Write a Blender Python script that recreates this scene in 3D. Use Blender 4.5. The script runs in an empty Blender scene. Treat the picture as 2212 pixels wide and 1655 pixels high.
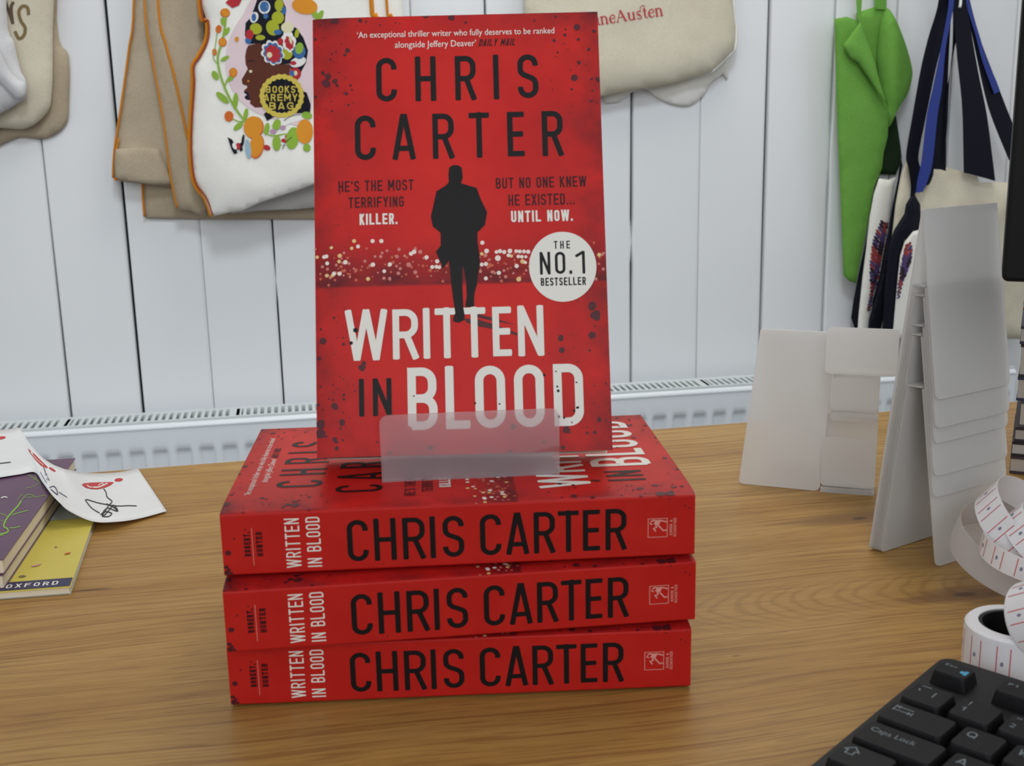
import bpy, bmesh, math, random
from mathutils import Vector, Matrix, noise
from mathutils.geometry import delaunay_2d_cdt
from mathutils.bvhtree import BVHTree

# ------------------------------------------------------------------ camera, light, exposure
SC = bpy.context.scene
COL = SC.collection
F_PX, CX, CY = 2539.6, 1106.0, 827.5
CAM = Vector((-0.00961, -0.46544, 0.24724))
RX = Vector((0.9971261, -0.0732034, -0.0195154))      # camera right
RY = Vector((0.0355802, 0.2250711, 0.9736925))        # camera up
RZ = Vector((0.0668852, 0.9715885, -0.2270289))       # camera forward
cd = bpy.data.cameras.new('camera')
cam = bpy.data.objects.new('camera', cd); COL.objects.link(cam)
cd.sensor_width = 36.0
cd.lens = F_PX / 2212 * 36.0
cd.clip_start = 0.01
cd.dof.use_dof = True
cd.dof.focus_distance = 0.75
cd.dof.aperture_fstop = 24.0
m3 = Matrix((RX, RY, -RZ)).transposed()
cam.matrix_world = Matrix.Translation(CAM) @ m3.to_4x4()
SC.camera = cam

SC.view_settings.view_transform = 'Standard'
SC.view_settings.look = 'None'
SC.view_settings.gamma = 1.0
SC.view_settings.use_curve_mapping = False
SC.view_settings.exposure = 0.0
SC.cycles.use_denoising = True
SC.cycles.max_bounces = 14
SC.cycles.transmission_bounces = 12
SC.cycles.transparent_max_bounces = 16

w = bpy.data.worlds.new('world'); SC.world = w; w.use_nodes = True
wn = w.node_tree
wb = wn.nodes['Background']
wb.inputs[0].default_value = (1.0, 1.0, 0.96, 1)
wb.inputs[1].default_value = 0.34

def area(name, loc, target, sx, sy, power, color):
    l = bpy.data.lights.new(name, 'AREA'); l.shape = 'RECTANGLE'; l.size = sx; l.size_y = sy
    l.energy = power; l.color = color
    o = bpy.data.objects.new(name, l); COL.objects.link(o)
    o.location = loc
    o.rotation_euler = (Vector(target) - Vector(loc)).to_track_quat('-Z', 'Y').to_euler()
    return o
area('shop_window', (0.0, -2.6, 1.3), (0.1, 0.5, 0.0), 1.6, 1.2, 20, (0.92, 0.96, 1.0))
area('window_left', (-1.5, -2.3, 1.1), (0.1, 0.5, 0.0), 1.6, 1.6, 11, (0.88, 0.94, 1.0))
area('wall_fill_left', (-2.5, -0.7, 0.9), (0.35, 1.25, 0.1), 1.4, 1.3, 7, (0.70, 0.86, 1.0))  # added bluish fill from the left to brighten the back wall
area('window_right', (2.6, 0.1, 1.0), (0.2, 0.9, 0.1), 1.6, 1.5, 9, (0.72, 0.86, 1.0))
area('ceiling_light', (0.30, 0.85, 1.60), (0.2, 0.75, 0.0), 0.9, 0.6, 10, (1.0, 0.96, 0.90))
sl = bpy.data.lights.new('wall_fill_spot', 'SPOT'); sl.energy = 62; sl.color = (0.80, 0.91, 1.0); sl.spot_size = math.radians(56); sl.spot_blend = 1.0; sl.shadow_soft_size = 0.22  # added unseen spot, brightens the middle of the back wall
so = bpy.data.objects.new('wall_fill_spot', sl); COL.objects.link(so); so.location = (0.05, -0.55, 1.70)
so.rotation_euler = (Vector((0.0, 1.28, 0.02)) - Vector(so.location)).to_track_quat('-Z', 'Y').to_euler()

# ------------------------------------------------------------------ helpers
def lin(c):
    c = c / 255.0
    return c / 12.92 if c <= 0.04045 else ((c + 0.055) / 1.055) ** 2.4
def S(r, g, b): return (lin(r), lin(g), lin(b), 1.0)

def ray(x, y): return (RX * ((x - CX) / F_PX) - RY * ((y - CY) / F_PX) + RZ)
def T(x, y, z=0.0):                       # point of a horizontal surface at height z
    d = ray(x, y); return CAM + d * ((z - CAM.z) / d.z)
WH = Vector((0.99394227, 0.10990342, 0)); WNV = Vector((-0.10990342, 0.99394227, 0)); WD = 1.75
def W(x, y, off=0.0):                     # point of a plane parallel to the back wall, off metres in front of it
    d = ray(x, y); return CAM + d * ((WD - off) / d.dot(WNV))
def SW(s, z, off=0.0):                    # wall coordinates
    p = CAM + WNV * (WD - off) + WH * s; p.z = z; return p

class NT:
    def __init__(s, name):
        s.m = bpy.data.materials.new(name); s.m.use_nodes = True
        s.t = s.m.node_tree; s.b = s.t.nodes['Principled BSDF']; s.out = s.t.nodes['Material Output']
    def n(s, typ, **kw):
        nd = s.t.nodes.new(typ)
        for k, v in kw.items():
            if k.startswith('i_'):
                key = k[2:]; key = int(key) if key.isdigit() else key.replace('_', ' ')
                if isinstance(v, bpy.types.NodeSocket): s.t.links.new(v, nd.inputs[key])
                else: nd.inputs[key].default_value = v
            else: setattr(nd, k, v)
        return nd
    def l(s, a, b): s.t.links.new(a, b)
    def math(s, op, a, b=0.0, clamp=False):
        nd = s.n('ShaderNodeMath', operation=op, use_clamp=clamp, i_0=a, i_1=b); return nd.outputs[0]
    def mix(s, f, a, b, mode='MIX'):
        nd = s.n('ShaderNodeMix', data_type='RGBA', blend_type=mode)
        for key, v in ((0, f), (6, a), (7, b)):
            if isinstance(v, bpy.types.NodeSocket): s.l(v, nd.inputs[key])
            else: nd.inputs[key].default_value = v
        return nd.outputs[2]
    def ramp(s, f, stops):
        nd = s.n('ShaderNodeValToRGB', i_0=f); e = nd.color_ramp.elements
        while len(e) < len(stops): e.new(0.5)
        for el, (p, c) in zip(e, stops): el.position = p; el.color = c
        return nd.outputs[0]
    def noise(s, vec, scale, detail=3, rough=0.5):
        nd = s.n('ShaderNodeTexNoise', i_Scale=scale, i_Detail=detail, i_Roughness=rough)
        if vec is not None: s.l(vec, nd.inputs['Vector'])
        return nd.outputs[0]
    def bump(s, h, strength=0.3, dist=0.001):
        nd = s.n('ShaderNodeBump', i_Height=h, i_Strength=strength, i_Distance=dist)
        s.l(nd.outputs[0], s.b.inputs['Normal'])

MATS = {}
def flat(name, col, rough=0.6, spec=0.4):
    if name in MATS: return MATS[name]
    k = NT(name); k.b.inputs['Base Color'].default_value = col
    k.b.inputs['Roughness'].default_value = rough
    k.b.inputs['Specular IOR Level'].default_value = spec
    MATS[name] = k.m; return k.m
def varied(name, c1, c2, scale=8, rough=0.6, spec=0.3, bump=0.0, bscale=400, stretch=(1, 1, 1)):
    k = NT(name)
    tc = k.n('ShaderNodeTexCoord').outputs['Object']
    mp = k.n('ShaderNodeMapping', i_Vector=tc, i_Scale=stretch).outputs[0]
    f = k.noise(mp, scale, 4)
    k.l(k.ramp(f, [(0.3, c1), (0.7, c2)]), k.b.inputs['Base Color'])
    k.b.inputs['Roughness'].default_value = rough
    k.b.inputs['Specular IOR Level'].default_value = spec
    if bump: k.bump(k.noise(tc, bscale, 2), bump, 0.0006)
    return k.m
def fabric(name, c1, c2, rough=0.9, fine=900):
    k = NT(name)
    tc = k.n('ShaderNodeTexCoord').outputs['Object']
    f = k.noise(tc, 14, 4); g = k.noise(tc, fine, 1)
    base = k.ramp(f, [(0.3, c1), (0.7, c2)])
    base = k.mix(0.10, base, k.ramp(g, [(0.35, (0, 0, 0, 1)), (0.65, (1, 1, 1, 1))]), 'OVERLAY')
    k.l(base, k.b.inputs['Base Color'])
    k.b.inputs['Roughness'].default_value = rough
    k.b.inputs['Specular IOR Level'].default_value = 0.15
    k.bump(k.n('ShaderNodeMath', operation='ADD', i_0=k.noise(tc, 30, 3), i_1=g).outputs[0], 0.25, 0.002)
    return k.m
def frosted(name, tint, body=0.5, rough=0.35, clear=0.2):
    k = NT(name); t = k.t
    d = k.n('ShaderNodeBsdfDiffuse', i_Color=tint)
    tr = k.n('ShaderNodeBsdfTranslucent', i_Color=tint)
    a = k.n('ShaderNodeMixShader', i_0=0.5, i_1=d.outputs[0], i_2=tr.outputs[0])
    g = k.n('ShaderNodeBsdfRefraction', i_Color=(0.97, 0.97, 0.98, 1), i_Roughness=rough, i_IOR=1.25)
    tp = k.n('ShaderNodeBsdfTransparent', i_Color=(0.98, 0.98, 0.98, 1))
    g = k.n('ShaderNodeMixShader', i_0=clear, i_1=g.outputs[0], i_2=tp.outputs[0])
    b = k.n('ShaderNodeMixShader', i_0=body, i_1=g.outputs[0], i_2=a.outputs[0])
    gl = k.n('ShaderNodeBsdfGlossy', i_Color=(1, 1, 1, 1), i_Roughness=0.35)
    fr = k.n('ShaderNodeFresnel', i_IOR=1.35)
    c = k.n('ShaderNodeMixShader', i_0=fr.outputs[0], i_1=b.outputs[0], i_2=gl.outputs[0])
    k.l(c.outputs[0], k.out.inputs[0])
    return k.m

class Acc:                                # collects shapes that become ONE mesh object
    def __init__(s): s.v = []; s.f = []; s.m = []; s.uv = {}
    def poly(s, pts, mi=0, uv=None):
        b = len(s.v); s.v += [tuple(p) for p in pts]
        s.f.append(tuple(range(b, b + len(pts)))); s.m.append(mi)
        if uv: s.uv[len(s.f) - 1] = uv
    def mesh(s, pts, faces, mi=0):
        b = len(s.v); s.v += [tuple(p) for p in pts]
        for f in faces: s.f.append(tuple(b + i for i in f)); s.m.append(mi)
    def box(s, o, ax, ay, az, mi=0):      # corner + three edge vectors
        o, ax, ay, az = map(Vector, (o, ax, ay, az))
        p = [o, o + ax, o + ax + ay, o + ay]; q = [a + az for a in p]
        fs = [(3, 2, 1, 0), (4, 5, 6, 7), (0, 1, 5, 4), (1, 2, 6, 5), (2, 3, 7, 6), (3, 0, 4, 7)]
        if ax.cross(ay).dot(az) < 0: fs = [f[::-1] for f in fs]
        s.mesh(p + q, fs, mi)
    def grid(s, rows, mi=0, close=False):
        n = len(rows[0]); pts = [p for r in rows for p in r]; fs = []
        for j in range(len(rows) - 1):
            for i in range(n - 1 + (1 if close else 0)):
                a = j * n + i; b = j * n + (i + 1) % n
                fs.append((a, b, b + n, a + n))
        s.mesh(pts, fs, mi)
    def extrude(s, ring, vec, mi=0):      # closed planar ring pushed along vec
        ring = [Vector(p) for p in ring]; vec = Vector(vec); n = len(ring)
        top = [p + vec for p in ring]
        nrm = Vector((0, 0, 0))
        for i in range(n): nrm += ring[i].cross(ring[(i + 1) % n])
        fs = [tuple(range(n))[::-1], tuple(range(n, 2 * n))]
        fs += [(i, (i + 1) % n, n + (i + 1) % n, n + i) for i in range(n)]
        if nrm.dot(vec) < 0: fs = [f[::-1] for f in fs]
        s.mesh(ring + top, fs, mi)
    def tube(s, pts, r, n=8, mi=0):
        pts = [Vector(p) for p in pts]; rows = []
        for i, p in enumerate(pts):
            d = (pts[min(i + 1, len(pts) - 1)] - pts[max(i - 1, 0)]).normalized()
            u = d.orthogonal().normalized() if i == 0 else (u - d * u.dot(d)).normalized()
            v = d.cross(u); rr = r[i] if isinstance(r, (list, tuple)) else r
            rows.append([p + (u * math.cos(a) + v * math.sin(a)) * rr for a in [2 * math.pi * k / n for k in range(n)]])
        s.grid(rows, mi, close=True)
        b = len(s.v) - n * len(rows)
        s.f.append(tuple(range(b, b + n))[::-1]); s.m.append(mi)
        e = len(s.v) - n; s.f.append(tuple(range(e, e + n))); s.m.append(mi)
    def build(s, name, mats, parent=None, smooth=False):
        me = bpy.data.meshes.new(name)
        off = parent.location if (parent is not None and not parent.get('_local')) else Vector((0, 0, 0))
        me.from_pydata([tuple(Vector(v) - off) for v in s.v], [], s.f)
        if not isinstance(mats, (list, tuple)): mats = [mats]
        for m in mats: me.materials.append(m)
        me.polygons.foreach_set('material_index', s.m)
        if s.uv:
            ul = me.uv_layers.new(name='UVMap')
            for fi, uv in s.uv.items():
                for li, c in zip(me.polygons[fi].loop_indices, uv): ul.data[li].uv = c
        if smooth:
            for p in me.polygons: p.use_smooth = True
        me.update()
        o = bpy.data.objects.new(name, me); COL.objects.link(o)
        if parent is not None: o.parent = parent
        return o

def tag(o, label, cat, group=None):
    o['label'] = label; o['category'] = cat
    if group: o['group'] = group
    return o
def thing(name, label, cat, loc=(0, 0, 0), group=None):
    o = bpy.data.objects.new(name, None); COL.objects.link(o)
    o.empty_display_size = 0.02; o.location = loc
    return tag(o, label, cat, group)
def structure(o): o['kind'] = 'structure'; return o
def bevel(o, width, seg=2, angle=35):
    md = o.modifiers.new('bevel', 'BEVEL'); md.width = width; md.segments = seg
    md.limit_method = 'ANGLE'; md.angle_limit = math.radians(angle); return o
def autosmooth(o, ang=40):
    me = o.data; bm = bmesh.new(); bm.from_mesh(me)
    for f in bm.faces: f.smooth = True
    for e in bm.edges:
        if len(e.link_faces) == 2 and e.calc_face_angle(0) > math.radians(ang): e.smooth = False
    bm.to_mesh(me); bm.free(); return o

# ---- 2D lettering: strokes of even width with slightly softened ends
def rpoly(pts, rad, n=7):
    out = []
    for i, p in enumerate(pts):
        r = rad[i]
        if r <= 0 or i == 0 or i == len(pts) - 1: out.append(p); continue
        a = Vector(pts[i - 1]) - Vector(p); b = Vector(pts[i + 1]) - Vector(p)
        la, lb = a.length, b.length; a.normalize(); b.normalize()
        ang = math.acos(max(-1, min(1, a.dot(b)))); th = ang / 2
        tl = min(r / math.tan(th), la * 0.999, lb * 0.999); r = tl * math.tan(th)
        c = Vector(p) + (a + b).normalized() * (r / math.sin(th))
        s = Vector(p) + a * tl - c; e = Vector(p) + b * tl - c
        a0 = math.atan2(s.y, s.x); a1 = math.atan2(e.y, e.x); dd = (a1 - a0 + math.pi) % (2 * math.pi) - math.pi
        for k in range(n + 1):
            t = a0 + dd * k / n; out.append((c.x + r * math.cos(t), c.y + r * math.sin(t)))
    return out
def strip2d(line, t, closed=False, soft=0.22):
    P = [Vector(p) for p in line]
    Q = [P[0]]
    for p in P[1:]:
        if (p - Q[-1]).length > 1e-6: Q.append(p)
    P = Q; n = len(P); Ls = []; Rs = []
    if closed and (P[0] - P[-1]).length < 1e-6: P.pop(); n -= 1
    for i in range(n):
        if closed: a = P[i] - P[i - 1]; b = P[(i + 1) % n] - P[i]
        else:
            a = P[i] - P[max(i - 1, 0)]; b = P[min(i + 1, n - 1)] - P[i]
            if i == 0: a = b
            if i == n - 1: b = a
        a = a.normalized(); b = b.normalized()
        na = Vector((-a.y, a.x)); nb = Vector((-b.y, b.x)); mm = na + nb
        mm = na if mm.length < 1e-6 else mm.normalized()
        k = (t / 2) / max(0.35, mm.dot(na))
        Ls.append(P[i] + mm * k); Rs.append(P[i] - mm * k)
    out = []
    for i in range(n if closed else n - 1):
        j = (i + 1) % n; out.append([Ls[i], Rs[i], Rs[j], Ls[j]])
    if not closed and soft > 0:
        for e, i, j in ((0, 0, 1), (n - 1, n - 1, n - 2)):
            d = (P[i] - P[j]).normalized() * (t * soft * 0.5); l = Ls[e]; r = Rs[e]
            out.append([l, l + d + (r - l) * soft, r + d + (l - r) * soft, r])
    return out
def glyph(ch, w, h, t):
    l, r, b, T_, m = t / 2, w - t / 2, t / 2, h - t / 2, h / 2
    R = (r - l) / 2; c = w / 2
    def L(*p): return (list(p), False)
    def RP(pts, rad, cl=False): return (rpoly(pts, rad), cl)
    def loop(x0, y0, x1, y1, R): return (rpoly([(x0, (y0 + y1) / 2), (x0, y1), (x1, y1), (x1, y0), (x0, y0), (x0, (y0 + y1) / 2)], [0, R, R, R, R, 0]), True)
    g = {
     'A': lambda: [L((t * .45, 0), (c - t * .1, h)), L((w - t * .45, 0), (c + t * .1, h)), L((t * .45 + c * .28, h * .24), (w - t * .45 - c * .28, h * .24))],
     'B': lambda: [RP([(l, b), (l, T_), (r * .97, T_), (r * .97, m), (l, m)], [0, 0, R, R, 0]), RP([(l, m), (r, m), (r, b), (l, b)], [0, R, R, 0])],
     'C': lambda: [RP([(r, h * .74), (r, T_), (l, T_), (l, b), (r, b), (r, h * .26)], [0, R, R, R, R, 0])],
     'D': lambda: [RP([(l, m), (l, T_), (r, T_), (r, b), (l, b), (l, m)], [0, 0, R, R, 0, 0])],
     'E': lambda: [RP([(w, T_), (l, T_), (l, b), (w, b)], [0, 0, 0, 0]), L((l, m), (w * .93, m))],
     'F': lambda: [RP([(w, T_), (l, T_), (l, 0)], [0, 0, 0]), L((l, m), (w * .9, m))],
     'G': lambda: [RP([(r, h * .74), (r, T_), (l, T_), (l, b), (r, b), (r, m), (c, m)], [0, R, R, R, R, 0, 0])],
     'H': lambda: [L((l, 0), (l, h)), L((r, 0), (r, h)), L((l, m), (r, m))],
     'I': lambda: [L((c, 0), (c, h))],
     'J': lambda: [RP([(r, h), (r, b), (l, b), (l, h * .25)], [0, R, R, 0])],
     'K': lambda: [L((l, 0), (l, h)), L((w - t * .5, h), (l, h * .38)), L((l + (r - l) * .33, h * .56), (w - t * .4, 0))],
     'L': lambda: [RP([(l, h), (l, b), (w, b)], [0, 0, 0])],
     'M': lambda: [L((l, 0), (l, h)), L((r, 0), (r, h)), L((l, h), (c, h * .3)), L((r, h), (c, h * .3))],
     'N': lambda: [L((l, 0), (l, h)), L((r, 0), (r, h)), L((l * 1.1, h - t * .3), (w - l * 1.1, t * .3))],
     'O': lambda: [loop(l, b, r, T_, R)],
     'P': lambda: [RP([(l, 0), (l, T_), (r, T_), (r, m * .95), (l, m * .95)], [0, 0, R, R, 0])],
     'Q': lambda: [loop(l, b, r, T_, R), L((c, h * .25), (w, 0))],
     'R': lambda: [RP([(l, 0), (l, T_), (r, T_), (r, m * .96), (l, m * .96)], [0, 0, R, R, 0]), L((c + t * .1, m), (w - t * .35, 0))],
     'S': lambda: [RP([(r, h * .75), (r, T_), (l, T_), (l, h * .57), (r, h * .42), (r, b), (l, b), (l, h * .25)], [0, R, R, R * .9, R * .9, R, R, 0])],
     'T': lambda: [L((0, T_), (w, T_)), L((c, 0), (c, h))],
     'U': lambda: [RP([(l, h), (l, b), (r, b), (r, h)], [0, R, R, 0])],
     'V': lambda: [L((t * .45, h), (c, 0)), L((w - t * .45, h), (c, 0))],
     'W': lambda: [L((t * .4, h), (w * .27, 0)), L((w * .27, 0), (c, h)), L((c, h), (w * .73, 0)), L((w * .73, 0), (w - t * .4, h))],
     'X': lambda: [L((t * .4, 0), (w - t * .4, h)), L((t * .4, h), (w - t * .4, 0))],
     'Y': lambda: [L((t * .4, h), (c, h * .42)), L((w - t * .4, h), (c, h * .42)), L((c, 0), (c, h * .45))],
     'Z': lambda: [RP([(0, T_), (r, T_), (l, b), (w, b)], [0, 0, 0, 0])],
     '0': lambda: [loop(l, b, r, T_, R)],
     '1': lambda: [L((r, 0), (r, h)), L((r, h - t * .2), (0, h * .78))],
     '2': lambda: [RP([(l, h * .72), (l, T_), (r, T_), (r, h * .55), (l, b), (w, b)], [0, R, R, R * .8, 0, 0])],
     '.': lambda: [L((c, 0), (c, t * 1.05))],
     "'": lambda: [L((c, h * .72), (c, h))],
     '-': lambda: [L((0, m), (w, m))],
     '&': lambda: [RP([(w, 0), (l, h * .75), (c, T_), (r * .8, h * .75), (l, h * .3), (c, b), (w, h * .45)], [0, R * .5, R * .5, R * .5, R * .5, R * .5, 0])],
    }
    return g[ch]() if ch in g else []
NARROW = {'I': .32, '.': .34, "'": .3, ' ': .55, '1': .6, 'M': 1.3, 'W': 1.5, '-': .6}
def line_text(s, x0, x1, y0, y1, t, gap=0.35):
    """lettering fitted into the box; returns quads"""
    ws = [NARROW.get(c, 1.0) for c in s]; g = gap
    unit = (x1 - x0) / (sum(ws) + g * (len(s) - 1)); x = x0; out = []
    for c, wd in zip(s, ws):
        for ln, cl in glyph(c, wd * unit, y1 - y0, t):
            for q in strip2d(ln, t, cl): out.append([(p[0] + x, p[1] + y0) for p in q])
        x += (wd + g) * unit
    return out
def letters(items, y0, y1, t):
    out = []
    for c, a, b in items:
        for ln, cl in glyph(c, b - a, y1 - y0, t):
            for q in strip2d(ln, t, cl): out.append([(p[0] + a, p[1] + y0) for p in q])
    return out
def font_text(s, x0, x1, y0, y1, shear=0.0):
    """small running text from the built-in typeface, fitted into the box (y0 = baseline, y1 = cap height)"""
    cu = bpy.data.curves.new('t', 'FONT'); cu.body = s; cu.resolution_u = 3; cu.size = 1.0; cu.shear = shear
    o = bpy.data.objects.new('t', cu); COL.objects.link(o)
    dg = bpy.context.evaluated_depsgraph_get(); ev = o.evaluated_get(dg); me = ev.to_mesh()
    vs = [(v.co.x, v.co.y) for v in me.vertices]; fs = [tuple(p.vertices) for p in me.polygons]
    ev.to_mesh_clear(); bpy.data.objects.remove(o); bpy.data.curves.remove(cu)
    ax, bx = min(v[0] for v in vs), max(v[0] for v in vs)
    vs = [(x0 + (x - ax) / (bx - ax) * (x1 - x0), y0 + y / 0.73 * (y1 - y0)) for x, y in vs]
    return [[vs[i] for i in f] for f in fs]
def rot2(polys, cx, cy, a):
    c, s = math.cos(a), math.sin(a)
    return [[(cx + (x - cx) * c - (y - cy) * s, cy + (x - cx) * s + (y - cy) * c) for x, y in p] for p in polys]
def blob(x, y, r, rng, wob=0.12, n=16, ry=None):
    ph = rng.random() * 6; k = rng.choice((2, 3, 5))
    return [(x + r * (1 + wob * math.sin(k * a + ph)) * math.cos(a), y + (ry or r) * (1 + wob * math.sin(k * a + ph)) * math.sin(a)) for a in [2 * math.pi * i / n for i in range(n)]]
def ell(x, y, rx, ry, deg=0, n=20):
    c, s = math.cos(math.radians(deg)), math.sin(math.radians(deg))
    return [(x + rx * math.cos(a) * c - ry * math.sin(a) * s, y + rx * math.cos(a) * s + ry * math.sin(a) * c) for a in [2 * math.pi * i / n for i in range(n)]]
def fill(poly, step=None):
    """triangles of a 2D polygon, with inside points when step is given"""
    pts = [Vector(p) for p in poly]
    if step:
        q = []
        for i, p in enumerate(pts):
            e = pts[(i + 1) % len(pts)]; k = max(1, int((e - p).length / step))
            q += [p + (e - p) * (j / k) for j in range(k)]
        pts = q
    n = len(pts); vs = list(pts)
    if step:
        x0 = min(p.x for p in pts); x1 = max(p.x for p in pts); y0 = min(p.y for p in pts); y1 = max(p.y for p in pts)
        j = 0; y = y0 + step * .7
        while y < y1:
            x = x0 + step * (.5 + .5 * (j % 2))
            while x < x1:
                if inside(pts, x, y) and dist_edge(pts, x, y) > step * .45: vs.append(Vector((x, y)))
                x += step
            y += step * .87; j += 1
    r = delaunay_2d_cdt(vs, [], [list(range(n))], 1, 1e-7)
    return [tuple(p) for p in r[0]], [tuple(f) for f in r[2]]
def union(polys):
    """triangles covering many overlapping outlines once"""
    vs, es, bb = [], [], []
    for P in polys:
        P = [Vector((p[0], p[1])) for p in P]; b = len(vs); n = len(P); vs += P
        es += [(b + i, b + (i + 1) % n) for i in range(n)]
        bb.append((min(p.x for p in P), max(p.x for p in P), min(p.y for p in P), max(p.y for p in P), P))
    r = delaunay_2d_cdt(vs, es, [], 0, 1e-6); out = []
    for f in r[2]:
        t = [r[0][i] for i in f]; cx = sum(p.x for p in t) / len(t); cy = sum(p.y for p in t) / len(t)
        if any(x0 <= cx <= x1 and y0 <= cy <= y1 and inside(P, cx, cy) for x0, x1, y0, y1, P in bb): out.append([tuple(p) for p in t])
    return out
def inside(P, x, y):
    c = False; j = len(P) - 1
    for i in range(len(P)):
        a, b = P[i], P[j]
        if (a[1] > y) != (b[1] > y) and x < (b[0] - a[0]) * (y - a[1]) / (b[1] - a[1]) + a[0]: c = not c
        j = i
    return c
def dist_edge(P, x, y):
    best = 1e9; n = len(P)
    for i in range(n):
        ax, ay = P[i][0], P[i][1]; bx, by = P[(i + 1) % n][0], P[(i + 1) % n][1]
        dx, dy = bx - ax, by - ay; L2 = dx * dx + dy * dy
        t = 0 if L2 == 0 else max(0, min(1, ((x - ax) * dx + (y - ay) * dy) / L2))
        best = min(best, (x - ax - t * dx) ** 2 + (y - ay - t * dy) ** 2)
    return math.sqrt(best)
def smooth_line(pts, closed=False, k=5):
    P = [Vector(p) for p in pts]; n = len(P); out = []
    for i in range(n if closed else n - 1):
        p0 = P[(i - 1) % n] if closed or i > 0 else P[i]
        p1, p2 = P[i], P[(i + 1) % n]
        p3 = P[(i + 2) % n] if closed or i + 2 < n else p2
        for j in range(k):
            t = j / k
            out.append(0.5 * ((2 * p1) + (p2 - p0) * t + (2 * p0 - 5 * p1 + 4 * p2 - p3) * t * t + (3 * p1 - p0 - 3 * p2 + p3) * t ** 3))
    if not closed: out.append(P[-1])
    return [tuple(p) for p in out]

def paint(o, layers, step=14, lift=0.0004):
    """print flat marks onto the surface of mesh o; layers = [(material, [image outlines])] are found on the surface by sight lines"""
    me = o.data; off = o.parent.location if o.parent else Vector((0, 0, 0))
    bvh = BVHTree.FromPolygons([tuple(v.co + off) for v in me.vertices], [tuple(p.vertices) for p in me.polygons])
    bm = bmesh.new(); bm.from_mesh(me); k = 1
    for mat, polys in layers:
        if mat.name not in [m.name for m in me.materials]: me.materials.append(mat)
        mi = [m.name for m in me.materials].index(mat.name)
        small = [p for p in polys if len(p) <= 4]
        if small: polys = union(small) + [p for p in polys if len(p) > 4]
        for poly in polys:
            if len(poly) <= 4: vs, fs = poly, [tuple(range(len(poly)))]
            else: vs, fs = fill(poly, step if max(p[0] for p in poly) - min(p[0] for p in poly) > step * 1.5 else None)
            bv = []
            for x, y in vs:
                hit = bvh.ray_cast(CAM, ray(x, y).normalized())
                if hit[0] is None: bv.append(None); continue
                nn = hit[1] if hit[1].dot(CAM - hit[0]) > 0 else -hit[1]
                bv.append(bm.verts.new(hit[0] + nn * (lift + 0.00006 * k) - off))
            for f in fs:
                q = [bv[i] for i in f]
                if None in q: continue
                try: fc = bm.faces.new(q); fc.material_index = mi
                except ValueError: pass
        k += 1
    bm.to_mesh(me); bm.free(); me.update()
def stroke_px(pts, wd, smooth=True):
    return strip2d(smooth_line(pts) if smooth and len(pts) > 2 else pts, wd)

def fixnormals(o):
    bm = bmesh.new(); bm.from_mesh(o.data); bmesh.ops.recalc_face_normals(bm, faces=bm.faces); bm.to_mesh(o.data); bm.free(); return o

# ------------------------------------------------------------------ materials
M_WALL = varied('white painted boards', S(228, 229, 230), S(234, 234, 235), 3, 0.45, 0.35, 0.10, 160)
M_GAP = flat('dark board gap', S(38, 44, 48), 0.9, 0.1)
M_PAPER = varied('book paper', S(226, 214, 190), S(236, 226, 206), 40, 0.9, 0.1)
M_WHITE = flat('white print', S(234, 231, 224), 0.45, 0.3)
M_BLACK = flat('black print', S(24, 21, 23), 0.42, 0.16)
M_SPOT = flat('maroon ink spot', S(80, 26, 34), 0.42, 0.25)
M_DKTXT = flat('dark maroon print', S(58, 16, 22), 0.42, 0.18)
M_SPINE = varied('red spine', S(182, 26, 22), S(192, 32, 26), 60, 0.42, 0.25)
M_BOK_W = flat('pale city light', S(240, 225, 215), 0.45)
M_BOK_Y = flat('yellow city light', S(232, 196, 130), 0.45)
M_BOK_P = flat('pink city light', S(206, 120, 112), 0.45)
M_BOK_O = flat('orange city light', S(200, 88, 60), 0.45)
M_PLASTIC = frosted('frosted plastic', (0.97, 0.965, 0.95, 1), 0.62, 0.30, 0.45)
M_LIP = frosted('clear frosted plastic', (1.0, 0.86, 0.92, 1), 0.23, 0.26, 0.06)

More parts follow.
